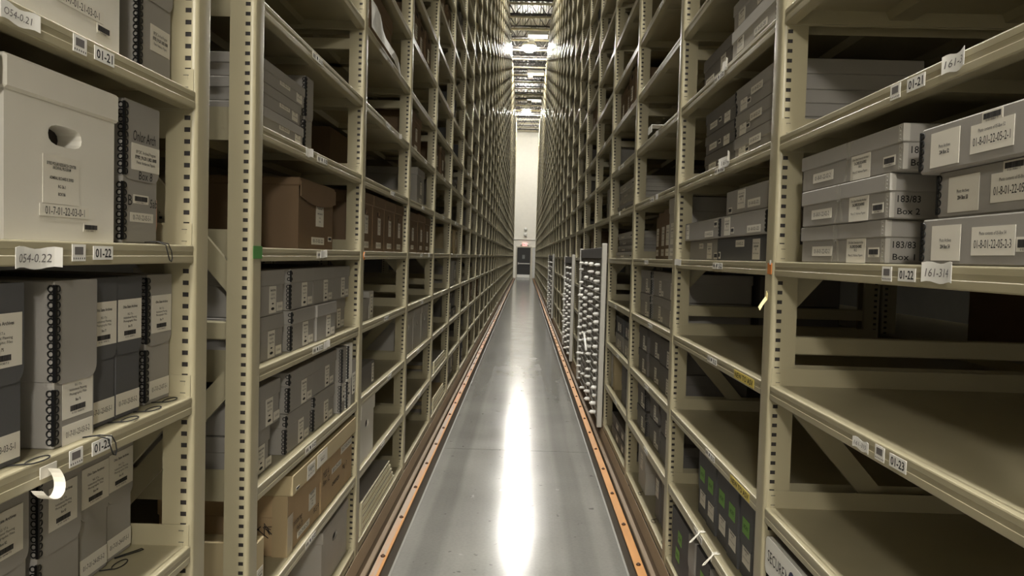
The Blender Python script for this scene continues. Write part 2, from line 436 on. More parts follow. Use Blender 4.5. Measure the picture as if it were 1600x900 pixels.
bolt = one(lambda b: b.lathe([(.011, 0), (.011, .006), (.005, .007), (.005, .011)], BOLT, 6), 'bolt')
for s in (-1, 1):
    t = thing('guide_rail', ('rust-worn pale steel guide rail with orange edge along the left rack' if s < 0 else 'bright orange steel guide rail along the foot of the right rack'), 'rail', (0, 0, 0))
    part('rail', rail(s), t)
    for i in range(90): part('bolt', bolt, t, (s*.585, .85+.54*i, .106))
def basech(b):
    poly = [(0, 0), (0, .06), (.004, .064), (.024, .064), (.026, .1), (.045, .145), (.047, .145), (.047, 0)]
    b.prism(poly, -25.1, 25.1, mat('base channel enamel', srgb(118, 100, 78), .5, var=.1, scale=3), axis='x')
bm = one(basech, 'base_channel')
for s in (-1, 1):
    thing('base_channel', f'long tan steel base channel between guide rail and posts, {SIDE[s]} rack', 'channel', (s*.640, 25.3, 0), ROT[s], me=bm)
# ------------------------------------------------------------------ racks: upright frames
SLOTSHADE = mat('slot shade', srgb(38, 33, 31), .6, var=.08)
def post_mesh(b):
    """box-section post with rounded front corners and a column of square slots in both side faces"""
    hw = PW/2; r = .011; seg = 5
    hy0, hy1, hh = .0135, .0265, .0098; pitch = .0254
    n = int(TOP/pitch)
    for s in (-1, 1):
        X = s*hw
        def quad(y0, y1, z0, z1):
            vs = [(X, y0, z0), (X, y1, z0), (X, y1, z1), (X, y0, z1)]
            b.add(vs, [(0, 1, 2, 3) if s > 0 else (0, 3, 2, 1)], ENAMEL)
        quad(hy1, PD, 0, TOP)
        quad(r, hy0, 0, TOP)
        z = 0
        for k in range(n):
            z1 = k*pitch+.0204
            quad(hy0, hy1, z, z1); z = z1+hh
        quad(hy0, hy1, z, TOP)
        # dark plate behind the slots, its colour standing in for the shade inside
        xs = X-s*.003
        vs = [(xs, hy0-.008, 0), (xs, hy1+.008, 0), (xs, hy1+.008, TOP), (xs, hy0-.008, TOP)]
        b.add(vs, [(0, 1, 2, 3) if s > 0 else (0, 3, 2, 1)], SLOTSHADE)
        # folded rear lip and slot edges
        xi = X-s*.018
        b.add([(X, PD, 0), (xi, PD, 0), (xi, PD, TOP), (X, PD, TOP)], [(0, 1, 2, 3) if s > 0 else (0, 3, 2, 1)], ENAMEL)
    prof = []
    for i in range(seg+1):
        a = R(180+90*i/seg); prof.append((-hw+r+r*math.cos(a), r+r*math.sin(a)))
    for i in range(seg+1):
        a = R(270+90*i/seg); prof.append((hw-r+r*math.cos(a), r+r*math.sin(a)))
    m = len(prof); vs = [(x, y, 0) for x, y in prof]+[(x, y, TOP) for x, y in prof]
    b.add(vs, [(i, i+1, m+i+1, m+i) for i in range(m-1)], ENAMEL, True)
    b.add([(-hw, r, TOP), (hw, r, TOP), (hw, PD, TOP), (-hw, PD, TOP)], [(0, 1, 2, 3)], ENAMEL)
    b.box(-hw-.012, hw+.012, -.0, PD+.01, 0, .006, ENAMEL)
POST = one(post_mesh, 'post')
REAR = .833
HBAR = one(lambda b: b.cbox(-.02, .02, PD, REAR+.005, -.024, .024, .003, ENAMEL), 'horizontal_brace')
def diag(b):
    # from rear (z=.9) down to front (z=0)
    p = Vector((0, PD-.01, 0)); q = Vector((0, REAR+.01, .90)); d = (q-p).normalized(); nrm = Vector((0, -d.z, d.y)); wdt = .027
    for sx in (1,):
        vs = []
        for t in (p, q):
            for a, c in ((-.008, -wdt), (.008, -wdt), (.008, wdt), (-.008, wdt)): vs.append(t+nrm*c+Vector((a, 0, 0)))
        b.add(vs, [(0,1,2,3), (7,6,5,4), (0,4,5,1), (1,5,6,2), (2,6,7,3), (3,7,4,0)], ENAMEL)
DIAG = one(diag, 'diagonal_brace')
def diag2(b):
    diag(b); b.v = [(x, PD+REAR-y, z) for x, y, z in b.v]; b.f = [f[::-1] for f in b.f]
DIAG2 = one(diag2, 'diagonal_brace')
def far_brace(b):
    for k in range(9):
        z = .16+1.12*k
        if z > 9.3: break
        b.box(-.02, .02, PD, REAR+.005, z-.024, z+.024, ENAMEL)
        for dm, zz in ((DIAG, z+.12),) if k % 2 else ((DIAG2, z+.1),):
            b.add([(v.co.x, v.co.y, v.co.z+zz) for v in dm.vertices], [tuple(p.vertices) for p in dm.polygons], ENAMEL)
FARB = one(far_brace, 'bracing')
ENAMEL_STICK = {}
def frame(side, ynear, label, near):
    t = thing('upright_frame', label, 'frame', (side*H, ynear+PW/2, 0), ROT[side], 'upright frames of the racks')
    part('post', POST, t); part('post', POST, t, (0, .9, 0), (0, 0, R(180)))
    if near:
        for k in range(9):
            z = .16+1.12*k
            if z > 9.3: break
            part('horizontal_brace', HBAR, t, (0, 0, z))
            part('diagonal_brace', DIAG if k % 2 else DIAG2, t, (0, 0, z+(.12 if k % 2 else .1)))
    else:
        part('bracing', FARB, t)
    return t
FR = {}
def flabel(side, k):
    return f'tall cream slotted steel upright frame, {ORD[k]} along the {SIDE[side]} rack'
FR[-1, 'o'] = frame(-1, .330, 'cream slotted upright frame at the near end of the left rack, outside view', True)
FR[-1, 'a'] = frame(-1, 1.696, 'broad cream slotted post of the left rack nearest the camera', True)
FR[1, 'o'] = frame(1, .734, 'cream slotted upright frame at the near end of the right rack, outside view', True)
NPOST = 36
for s in (-1, 1):
    for k in range(NPOST):
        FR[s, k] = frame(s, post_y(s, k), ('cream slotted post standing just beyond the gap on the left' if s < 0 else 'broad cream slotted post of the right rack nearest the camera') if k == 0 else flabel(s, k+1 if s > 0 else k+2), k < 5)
# coloured stickers on the posts
part('green_tape', one(lambda b: b.box(-.034, .036, -.0012, 0, -.02, .014, GREENTAPE)), FR[-1, 0], (0, 0, 1.494), label='scrap of green tape on the post face')
def sticker(b):
    b.lathe([(.018, 0), (.018, .0012)], ORANGE, 12, Matrix.Rotation(R(90), 4, 'X')); b.box(-.006, .012, -.0016, -.0008, -.004, .012, CARD)
part('orange_sticker', one(sticker), FR[-1, 1], (.032, 0, 1.482), label='round orange sticker')
part('orange_tape', one(lambda b: (b.box(-.028, .006, -.0014, 0, -.022, .008, ORANGE), b.box(-.012, .0, -.0018, -.001, .004, .016, CARD))), FR[1, 0], (.02, 0, 1.492), label='torn orange tape on the post face')
def peel(b):
    pts = [(-.012, 0, .02), (-.006, -.003, .006), (.006, -.018, -.010), (.022, -.03, -.022)]
    for p, q in zip(pts, pts[1:]):
        b.add([(p[0]-.007, p[1], p[2]+.004), (p[0]+.007, p[1], p[2]-.004), (q[0]+.007, q[1], q[2]-.004), (q[0]-.007, q[1], q[2]+.004),
               (p[0]-.007, p[1]-.001, p[2]+.004), (p[0]+.007, p[1]-.001, p[2]-.004), (q[0]+.007, q[1]-.001, q[2]-.004), (q[0]-.007, q[1]-.001, q[2]+.004)],
              [(0,1,2,3), (7,6,5,4), (0,4,5,1), (1,5,6,2), (2,6,7,3), (3,7,4,0)], mat('yellowed tape', srgb(214, 200, 140), .4))
part('peeling_tape', one(peel), FR[1, 0], (.01, -.001, 1.40), label='yellowed strip of tape peeling off the post')

# ------------------------------------------------------------------ shelves
SW = L-PW; SD = .89
def deck_mesh(b):
    hw = SW/2-.0025
    b.box(-hw, hw, .012, SD, -.0025, 0, DECKM)
    b.box(-hw, hw, SD-.003, SD, -.038, -.0025, DECKM)
    for s in (-1, 1): b.box(min(s*hw, s*(hw-.003)), max(s*hw, s*(hw-.003)), .02, SD-.003, -.038, -.0025, DECKM)
    for y in (.30, .60): b.prism([(y-.04, -.0025), (y-.03, -.024), (y+.03, -.024), (y+.04, -.0025)], -hw+.003, hw-.003, DECKM, axis='x')
    b.prism([(-.05, -.0025), (-.04, -.024), (.04, -.024), (.05, -.0025)], .012, SD-.003, DECKM)
DECK = one(deck_mesh, 'deck')
def lip_mesh(b):
    hw = SW/2-.0025
    prof = [(.016, 0), (.003, 0), (.0008, -.0008), (0, -.003), (0, -.0125), (.0007, -.0135), (.0007, -.0225), (0, -.0235), (0, -.0355), (.0006, -.0372), (.002, -.038), (.03, -.038), (.03, -.036), (.0045, -.036), (.0045, -.004), (.016, -.0025)]
    b.prism(prof, -hw, hw, DECKM, axis='x')
LIP = one(lip_mesh, 'front_lip')
def bracket_mesh(b):
    b.box(-.001, .001, .004, .885, -.042, .047, ENAMEL)
    for z in (.030, .0045):   # hooks seated in the post slots
        b.box(.0008, .0022, .016, .024, z-.005, z+.0035, ENAMEL); b.box(.0008, .0024, .0145, .0255, z+.0033, z+.0046, JOINT)
BRK = one(bracket_mesh, 'end_bracket')
BRKM = one(lambda b: (bracket_mesh(b), setattr(b, 'v', [(-x, y, z) for x, y, z in b.v]), setattr(b, 'f', [f[::-1] for f in b.f])), 'end_bracket')
def stk(txt):
    def f(b):
        b.box(-.031, .031, -.0008, 0, -.0115, .0115, CARD); b.text(txt, .0, 0, .0145, INK, y=-.0011, width=.05, bold=.02)
    return cached(('location_label', txt), f)
def barstk(b):
    b.box(-.019, .019, -.0008, 0, -.0135, .0135, CARD); b.box(-.0125, .0115, -.0011, -.0005, -.003, .0095, GREYINK)
    for i in range(6): b.box(-.016+i*.006, -.0135+i*.006, -.0011, -.0005, -.0105, -.0075, GREYINK)
BARSTK = one(barstk, 'barcode_label')
def smallstk(b):
    b.box(-.07, -.03, -.0008, 0, -.0115, .0115, PAPER); b.box(-.026, .004, -.0008, 0, -.0105, .0105, CARD); b.box(.008, .062, -.0008, 0, -.0105, .0105, CARD)
    for i in range(3): b.box(-.064+i*.011, -.057+i*.011, -.0011, -.0005, -.004, .005, GREYINK)
    b.box(-.018, -.005, -.0011, -.0005, -.004, .006, INK)
    b.text('01-22', .035, 0, .013, INK, y=-.0011, width=.046, bold=.02)
SMALLSTK = one(smallstk, 'shelf_labels')
def papertag(w, h, txt, curl=.0):
    def f(b):
        n = 8; vs = []
        for t in (0, -.0006):
            for i in range(n+1):
                u = i/n; x = -w/2+w*u; y = -.001-curl*abs(2*u-1)**2.2*(.6 if u < .5 else 1)
                for zz in (-h/2, h/2): vs.append((x, y+t, zz+.002*math.sin(9*u)))
        k = 2*(n+1); fs = []
        for i in range(n):
            a = 2*i; fs.append((a, a+1, a+3, a+2)); fs.append((k+a, k+a+2, k+a+3, k+a+1))
            fs.append((a, a+2, k+a+2, k+a)); fs.append((a+1, k+a+1, k+a+3, a+3))
        fs += [(0, k, k+1, 1), (2*n, 2*n+1, k+2*n+1, k+2*n)]
        b.add(vs, fs, CARD)
        if txt:
            k0 = len(b.v); b.text(txt, -.004, 0, h*.42, GREYINK, y=-.0022, width=w*.72, shear=.15)
            for q in range(k0, len(b.v)):
                x, y, zz = b.v[q]; u = x/w+.5; b.v[q] = (x, y-curl*abs(2*u-1)**2.2*(.6 if u < .5 else 1), zz)
    return cached(('paper_tag', w, h, txt, curl), f)
WHERE = {}
def shelf(side, bay, l, label=None):
    a, c = bay_span(side, bay)
    near = bay_word(side, bay)
    if label is None:
        if l == -4: label = f'bottom cream steel shelf, {near} of the {SIDE[side]} rack'
        elif l == 0: label = f'eye-level cream steel shelf, {near} of the {SIDE[side]} rack'
        else: label = f'cream steel shelf, {lword(l)}, {near} of the {SIDE[side]} rack'
    t = thing('shelf', label, 'shelf', (side*(H+.003), (a+c)/2, lev(l)), ROT[side], 'cream steel rack shelves')
    part('deck', DECK, t); lip = part('front_lip', LIP, t)
    # the bracket faces seen are the inner faces
    part('end_bracket', BRK, t, (-SW/2+.0014, 0, 0)); part('end_bracket', BRKM, t, (SW/2-.0014, 0, 0))
    WHERE[side, bay, l] = lip
    return t
def bay_word(side, bay): return ORD[bay]+' bay'
SHELVES = []
for bay in range(1, 16):
    for s in (-1, 1):
        a, c = bay_span(s, bay)
        for l in range(-4, 25):
            z = lev(l)
            if z > 9.5: break
            inview = z < 1.5+.345*c+.12
            SHELVES.append((a, s, bay, l, inview))
# the 300 that show largest, in bays nearest first
vis = sorted([q for q in SHELVES if q[4]], key=lambda q: q[0])[:300]
visset = {(q[1], q[2], q[3]) for q in vis}
for q in vis: shelf(q[1], q[2], q[3])
def far_shelves(b):
    for s in (-1, 1):
        for bay in range(1, NPOST+1):
            a, c = bay_span(s, bay)
            for l in range(-4, 25):
                if (s, bay, l) in visset or lev(l) > 9.5: continue
                z = lev(l); xa, xb = sorted((s*(H+.003), s*(H+SD)))
                b.box(xa, xb, a+.002, c-.002, z-.0025, z, DECKM)
                xl, xm = sorted((s*(H+.003), s*(H+.006)))
                b.box(xl, xm, a+.002, c-.002, z-.038, z-.0025, DECKM)
                for yy in (a+.002, c-.004): b.box(xa, xb, yy, yy+.002, z-.04, z+.045, DECKM)
o = thing('upper_and_far_shelves', 'the many far and overhead cream steel shelves of both racks', 'shelves', me=one(far_shelves, 'shelves')); o['kind'] = 'stuff'

def on(side, Y, bay=None, a=None):
    """local x of an aisle coordinate on a shelf of that bay"""
    a, c = bay_span(side, bay); return -side*(Y-(a+c)/2)
for l, tx in ((1, '01-21'), (0, '01-22'), (-1, '01-23'), (-2, '01-24')):
    for s, yb, yl in ((-1, 1.255, 1.328), (1, 1.45, 1.375)):
        if (s, 1, l) not in WHERE: continue
        if s > 0 and l == -2: continue
        t = WHERE[s, 1, l]
        dz = -.018
        part('barcode_label', BARSTK, t, (on(s, yb+(-.005 if l == -1 else 0), 1), -.0002, dz)); part('location_label', stk(tx), t, (on(s, yl, 1), -.0002, dz))
def tag(side, bay, l, Y, w, h, txt, dz=-.02, curl=.012, rot=0, label=None):
    part('paper_tag', papertag(w, h, txt, curl), WHERE[side, bay, l], (on(side, Y, bay), -.0016, dz), (0, rot, 0), label=label)
tag(-1, 1, 1, 1.10, .085, .024, 'O54-0.21', curl=.004, label='paper tag handwritten O54-0.21')
tag(-1, 1, 0, 1.137, .105, .03, '054-0.22', -.026, .01, label='paper tag handwritten 054-0.22')
def curlytag(b):
    n = 12; pts = []
    for i in range(n+1):
        a = R(-30+190*i/n); pts.append((-.014+.024*math.cos(a), -.010-.012*math.sin(i/n*3), -.006+.026*math.sin(-a)))
    w2 = .009
    for p, q in zip(pts, pts[1:]):
        b.add([(p[0], p[1]-w2, p[2]), (p[0], p[1]+w2, p[2]), (q[0], q[1]+w2, q[2]), (q[0], q[1]-w2, q[2]), (p[0], p[1]-w2, p[2]-.0006), (p[0], p[1]+w2, p[2]-.0006), (q[0], q[1]+w2, q[2]-.0006), (q[0], q[1]-w2, q[2]-.0006)],
              [(0,1,2,3), (7,6,5,4), (0,4,5,1), (1,5,6,2), (2,6,7,3), (3,7,4,0)], PAPER)
    b.box(-.012, .03, -.0012, 0, -.006, .012, PAPER)
part('paper_tag', one(curlytag), WHERE[-1, 1, -1], (on(-1, 1.165, 1), -.001, -.022), label='curled white paper tag hanging off the lip')
tag(1, 1, 1, 1.243, .07, .028, '161-3', -.014, .008, label='crumpled paper tag')
tag(1, 1, 0, 1.262, .098, .032, '161-314', -.012, .008, label='torn paper tag handwritten 161-314')
tag(1, 1, -1, 1.516, .075, .02, '161-315', -.02, .004, label='paper tag handwritten 161-315')
# other bays: small shelf labels and tags
for s, b0 in ((-1, 2), (1, 2)):
    for bay in range(b0, 10):
        a, c = bay_span(s, bay)
        for l in range(-3, 6):
            if (s, bay, l) in WHERE and random.random() < (.95 if bay < 4 else .6):
                part('shelf_labels', SMALLSTK, WHERE[s, bay, l], (on(s, (a+c)/2+random.uniform(-.12, .12), bay), -.0002, -.0185))
def asv(b):
    b.box(-.105, .105, -.0009, 0, -.0125, .0125, YELLOW); b.text('NEW TO ASV', 0, 0, .0155, INK, y=-.0012, width=.19, bold=.015)
for l in (-1, -2): part('yellow_label', one(asv), WHERE[1, 2, l], (on(1, 2.345, 2), -.0002, -.02), label='yellow label reading NEW TO ASV')
tag(1, 2, 1, 2.62, .15, .034, '161-307', .0, .02, R(-4), 'torn white paper tag')
tag(1, 2, 0, 3.36, .16, .026, '', -.012, .012, 0, 'strip of white paper taped to the lip')
tag(1, 2, 2, 2.68, .07, .03, '', -.004, .012, 0, 'folded white paper tag')
for s, bay, l, f in ((-1, 2, 1, .34), (-1, 2, -1, .55), (-1, 2, 0, .5), (-1, 3, 2, .7), (-1, 4, 0, .75), (1, 3, 2, .4), (1, 3, 1, .35), (1, 4, 1, .5), (1, 4, 2, .6), (-1, 6, 1, .3), (-1, 7, 3, .5), (1, 5, 3, .4), (-1, 9, 0, .5), (1, 8, 2, .5)):
    if (s, bay, l) in WHERE:
        a, c = bay_span(s, bay); tag(s, bay, l, a+(c-a)*f, .08, .026, '', -.016, .005, R(random.uniform(-5, 5)))
def fold(b):
    b.box(-.055, .055, -.05, .02, .0, .002, CARD); b.box(-.055, .055, -.052, -.05, -.035, .002, CARD)
part('paper_tag', one(fold), WHERE[1, 3, 2], (.2, -.002, .002), (0, 0, 0), 'white folded card hooked over the lip')
# ------------------------------------------------------------------ archive boxes
def lacing_mesh(h, mirror):
    def f(b):
        sx = -1 if mirror else 1
        b.box(-.0024, .0024, -.0024, .0024, 0, h, LACE)
        n = max(2, int(h/.0124)); p = h/n
        for k in range(n):
            z = (k+.5)*p
            for face in (0, 1):
                pts = []
                for i in range(10):
                    a = 2*math.pi*i/10; u = .0062+.0046*math.cos(a); v = z+.0050*math.sin(a)
                    pts.append((sx*u, -.0014, v) if face == 0 else (-sx*.0014, u, v))
                b.tube(pts, .0013, LACE, 4, True)
    return cached(('lacing', round(h, 3), mirror), f)
def label_mesh(w, h, content):
    """paper label facing -y, centred; content: tuple of rows"""
    def f(b):
        b.box(-w/2, w/2, -.0006, 0, -h/2, h/2, PAPER)
        for it in content:
            if it[0] == 'text':
                _, tx, u, v, size, wid = it[:6]
                b.text(tx, u*w, v*h, size, it[6] if len(it) > 6 else INK, y=-.0009, width=wid*w, bold=it[7] if len(it) > 7 else 0)
            elif it[0] == 'bars':      # bar code
                _, u, v, ww, hh = it
                b.box((u-ww/2)*w, (u+ww/2)*w, -.0008, -.0004, (v-hh/2)*h, (v+hh/2)*h, GREYINK)
                n = 16
                rr = random.Random(int(w*1e4)+n)
                for i in range(n):
                    x = u-ww/2+ww*i/n; b.box(x*w, (x+ww/n*rr.uniform(.35, .75))*w, -.0010, -.0006, (v-hh/2)*h, (v+hh/2)*h, INK)
            elif it[0] == 'rule':
                _, u, v, ww, hh = it
                b.box((u-ww/2)*w, (u+ww/2)*w, -.0010, -.0004, (v-hh/2)*h, (v+hh/2)*h, GREYINK)
            elif it[0] == 'blot':
                _, u, v, ww, hh = it
                b.prism([((u+ww/2*math.cos(a*.785))*w, (v+hh/2*math.sin(a*.785))*h) for a in range(8)], -.001, -.0004, INK)
    return cached(('label', round(w, 3), round(h, 3), content), f)
def code(tx): return (('text', tx, 0, 0, .0125, .8),)
def codes(tx): return (('text', tx, 0, 0, .010, .78),)
def barc(): return (('bars', 0, .05, .84, .55), ('text', '0 03 00861 7', 0, -.36, .003, .6))
OSA = ('Ohio State Archives', 'RG 17.a', 'Institutional Planning', 'Photographic Files')
def archl(lines, boxno, bc=True):
    rows = [('text', lines[0], 0, .32, .0052, .62, INK, .015)]
    for i, tx in enumerate(lines[1:]): rows.append(('text', tx, 0, .14-.085*i, .0042, .22 if len(tx) < 9 else .56))
    rows.append(('text', boxno, 0, -.16 if bc else -.25, .0046, .17, INK, .012))
    if bc: rows += [('bars', 0, -.32, .5, .11), ('text', '0 03 00872', 0, -.415, .003, .4)]
    return tuple(rows)
TALL = (('text', 'University Archives', 0, .36, .0075, .78, INK, .02), ('text', 'RG 40.105', 0, .2, .006, .5), ('text', 'Negative Files', 0, .06, .006, .66), ('blot', 0, -.15, .3, .06), ('blot', 0, -.34, .5, .11))
SMALLP = (('text', '01-8-03', 0, 0, .008, .6),)
BYRD = (('text', 'BYRD POLAR RESEARCH CENTER', 0, .33, .0048, .8, INK, .02), ('text', 'ARCHIVAL PROGRAM', 0, .25, .0048, .5, INK, .02), ('text', 'ADMIRAL RICHARD E. BYRD', 0, .04, .0048, .66, INK, .02), ('text', 'RG 56.1', 0, -.13, .0048, .2, INK, .02), ('text', 'BOX 86', 0, -.29, .0048, .2, INK, .02))
PA = (('text', 'BPCRC Archival Program', 0, .2, .0062, .7), ('text', 'BYRD_PA.2011.0021.0008', 0, .0, .0064, .76, INK, .03), ('text', 'Pieter Anderson Papers', 0, -.2, .0058, .66))
OSU = (('text', 'Ohio State University Archives', 0, .3, .0052, .8), ('text', 'SA.2002.R24.0002', 0, .14, .0056, .62, INK, .03), ('text', 'R12', 0, .0, .0052, .14, INK, .02), ('text', 'Mary E. Holmes Papers', 0, -.2, .0048, .76))
def PHOTO(n): return (('text', 'Photo Archives', 0, .08, .0055, .4), ('text', '204 Box '+n, 0, -.1, .006, .34, INK, .03))
def PCODE(c, n): return (('text', 'Photo contents of 05-Box '+n, 0, .27, .005, .62), ('text', c, 0, -.1, .0125, .86))
MARK = (('text', 'xx', 0, 0, .01, .5),)

def slab(w, d, h, color, c=.0025):
    return cached(('body', round(w, 3), round(d, 3), round(h, 3), color), lambda b: b.cbox(-w/2, w/2, 0, d, 0, h, c, BOXC[color]))
def rounded_front(w, z0, z1, r, d, color, t=.003, both=True):
    """upper shell of a case: front flap with rounded lower corners"""
    def f(b):
        pts = []
        for i in range(6):
            a = R(270+90*i/5); pts.append((w/2-r+r*math.cos(a), z0+r+r*math.sin(a)))
        pts += [(w/2, z1-.002), (w/2-.002, z1), (-w/2+.002, z1), (-w/2, z1-.002)]
        if both:
            for i in range(6):
                a = R(180+90*i/5); pts.append((-w/2+r+r*math.cos(a), z0+r+r*math.sin(a)))
        else: pts.append((-w/2, z0))
        b.prism(pts, -t, .001, BOXC[color])
        b.cbox(-w/2, w/2, .0, d+t, z0+.004, z1, .002, BOXC[color])
    return cached(('lid', round(w, 3), round(z0, 3), round(z1, 3), color, both, round(d, 3)), f)
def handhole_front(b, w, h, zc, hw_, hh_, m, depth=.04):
    """front board with a slot cut through it"""
    n = 8; up = []; lo = []
    for i in range(n+1):
        a = math.pi*i/n
        up.append((hw_*math.copysign(abs(math.cos(a))**.6, math.cos(a)), zc+hh_*math.sin(a)**.8 if math.sin(a) > 0 else zc))
        lo.append((-hw_*math.copysign(abs(math.cos(a))**.6, math.cos(a)), zc-hh_*math.sin(a)**.8 if math.sin(a) > 0 else zc))
    x = w/2
    b.add([(p[0], 0, p[1]) for p in [(x, zc), (x, h), (-x, h), (-x, zc)]+up[::-1]], [tuple(range(4+n+1))[::-1]], m)
    b.add([(p[0], 0, p[1]) for p in [(-x, zc), (-x, 0), (x, 0), (x, zc)]+lo[::-1]], [tuple(range(4+n+1))[::-1]], m)
    ring = up[:-1]+lo[:-1]; k = len(ring)
    b.add([(p[0], 0, p[1]) for p in ring]+[(p[0], depth, p[1]) for p in ring], [(i, (i+1) % k, k+(i+1) % k, k+i) for i in range(k)], m)
    b.add([(p[0], depth, p[1]) for p in ring], [tuple(range(k))[::-1]], HOLESHADE)  # dark face closes the slot, painting the shade inside
def record_body(w, d, h, color, hole, dp):
    def f(b):
        m = BOXC[color]
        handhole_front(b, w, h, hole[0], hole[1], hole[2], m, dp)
        x = w/2
        b.add([(-x,0,0),(x,0,0),(x,d,0),(-x,d,0),(-x,0,h),(x,0,h),(x,d,h),(-x,d,h)], [(0,3,2,1),(4,5,6,7),(1,2,6,5),(2,3,7,6),(3,0,4,7)], m)
    return cached(('body', round(w,3), round(d,3), round(h,3), color, hole, dp), f)
BOXN = 0
def box(kind, side, Y0, Y1, z, h, X, color, label, cat='box', group='archive boxes', d=.36, lid=None, labels=(), lace=None, cord=None, marks=(), hole=None, tilt=0, lidcolor=None, name=None):
    """z is the height of the surface the box stands on; labels: (Y, z above base, w, h, content)"""
    Yc = (Y0+Y1)/2; w = abs(Y1-Y0)
    nm = name or {'case': 'document_case', 'flat': 'flat_archive_box', 'lidbox': 'lidded_archive_box', 'record': 'record_box', 'plain': 'archive_box'}[kind]
    t = thing(nm, label, cat, (side*X, Yc, z+.0004), ROT[side]+tilt, group)
    t['half'] = 0; del t['half']
    lx = lambda Y: -side*(Y-Yc)
    lc = lidcolor or color
    lid_part = None; lid_z = 9; lid_off = 0
    near = side            # local x sign of the side nearer to the camera: left rack -x, right rack +x
    front = -.0002
    if kind == 'case':
        fl = .55 if lid is None else lid
        part('body', slab(w-.003, d, h-.004, color), t)
        lid_z = h*(1-fl)
        lid_part = part('lid_flap', rounded_front(w, h*(1-fl), h, min(.022, w*.2), d, lc), t)
        if lace:
            xx = (w/2)*(near if lace == 'near' else -near)
            part('lacing', lacing_mesh(h*fl-.012, xx > 0), lid_part, (xx*1.0+(.0005 if xx > 0 else -.0005), -.0035, h*(1-fl)+.006))
            part('lacing', lacing_mesh(h*(1-fl)-.012, xx > 0), t, (xx+(-.001 if xx > 0 else .001), -.0008, .006))
        front_at = lambda zz: -.0034 if zz > h*(1-fl) else -.0004
    elif kind in ('flat', 'lidbox'):
        fl = .36 if lid is None else lid
        part('body', slab(w-.008, d-.006, h-.006, color), t, (0, .003, 0))
        lid_z = lid_off = h*(1-fl)
        lid_part = part('lid', cached(('lid', round(w,3), round(d,3), round(h*fl,3), lc), lambda b: b.cbox(-w/2, w/2, 0, d, 0, h*fl, .002, BOXC[lc])), t, (0, 0, h*(1-fl)))
        if lace:
            for e in ((near, -near) if lace == 'both' else (near if lace == 'near' else -near,)):
                xx = (w/2)*e
                part('lacing', lacing_mesh(h*fl-.008, xx > 0), lid_part, (xx, 0, .004))
                part('lacing', lacing_mesh(h*(1-fl)-.008, xx > 0), t, (xx-.0035*(1 if xx > 0 else -1), .0032, .004))
        front_at = lambda zz: -.0004 if zz > h*(1-fl) else .0026
    elif kind == 'record':
        fl = .2 if lid is None else lid
        ho = hole or (h*.66, .045, .017)
        dp = .04 if color == 'white' and side < 0 and Y0 < 1.5 else .008
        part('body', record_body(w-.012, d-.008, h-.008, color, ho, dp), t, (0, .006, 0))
        lid_z = lid_off = h*(1-fl)
        lid_part = part('lid', cached(('lid', round(w,3), round(d,3), round(h*fl,3), lc), lambda b: b.cbox(-w/2, w/2, 0, d, 0, h*fl, .004, BOXC[lc])), t, (0, 0, h*(1-fl)))
        front_at = lambda zz: -.0004 if zz > h*(1-fl) else .0056
    else:
        part('body', slab(w, d, h, color), t)
        if lace:
            xx = (w/2)*(near if lace == 'near' else -near)
            part('lacing', lacing_mesh(h-.01, xx > 0), t, (xx, 0, .005))
        front_at = lambda zz: -.0004
    for Yl, zl, lw, lh, content in labels:
        up = zl > lid_z and lid_part is not None
        part('paper_label', label_mesh(lw, lh, content), lid_part if up else t, (lx(Yl), front_at(zl), zl-(lid_off if up else 0)))
    for Yl, zl, size, wid, tx, shear in marks:
        part('marker_writing', cached(('marker', tx, size, wid, shear), lambda b: b.text(tx, 0, 0, size, INK, y=-.0003, width=wid, shear=shear, bold=0)), lid_part if zl > lid_z else t, (lx(Yl), front_at(zl), zl-(lid_off if zl > lid_z else 0)))
    if cord:
        part('pull_cord', cord_mesh(cord), t, (lx(cord[1]), -.004, .0025))
    return t
def cord_mesh(c):
    style = c[0]
    def f(b):
        if style == 'lie':
            pts = []
            for i in range(15):
                a = R(-165+330*i/14); pts.append((.026+.026*math.cos(a)*1.0-.0, -.02-.011*math.sin(a)*.9, 0))
            pts = [(-.01, .002, 0)]+pts[::-1]+[(-.012, .002, 0)]
        elif style == 'hang':
            pts = [(-.012, .0, 0), (.0, -.022, .002), (.012, -.036, -.002), (.022, -.0375, -.016), (.026, -.0375, -.03), (.022, -.0375, -.037), (.014, -.0375, -.034), (.006, -.0375, -.02), (.0, -.036, -.004), (-.006, -.02, .002), (-.014, 0, 0)]
        else:
            pts = [(-.01, 0, 0), (.01, -.016, .001), (.032, -.03, .001), (.045, -.034, 0), (.05, -.028, 0), (.038, -.022, 0), (.01, -.006, 0), (-.006, .002, 0)]
        b.tube(pts, .0012, CORD, 5)
    return cached(('cord', style), f)

# ---- left rack, first bay
Z = lev
box('record', -1, 1.08, 1.423, Z(1), .262, .705, 'white', 'white record box nearest the post on the shelf marked 01-21, left', d=.38, labels=((1.295, .054, .135, .02, code('01-7-01-21-03-0-1')), (1.364, .034, .044, .017, barc())), hole=(.17, .045, .017))
box('case', -1, 1.535, 1.676, Z(1), .267, .735, 'gray', 'grey document case with black lacing beside white record box, shelf 01-21', d=.32, lace='near', lid=.42, labels=((1.625, .085, .085, .052, PA),), cord=('lie', 1.61))
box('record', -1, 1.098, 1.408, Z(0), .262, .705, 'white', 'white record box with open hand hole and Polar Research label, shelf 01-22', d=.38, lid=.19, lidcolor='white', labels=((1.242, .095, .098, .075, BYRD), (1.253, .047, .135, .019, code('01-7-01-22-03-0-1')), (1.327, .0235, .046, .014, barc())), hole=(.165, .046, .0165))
box('record', -1, .76, 1.088, Z(0), .262, .703, 'tan', 'tan record box cut off by the left picture edge, shelf 01-22', d=.38, lid=.19)
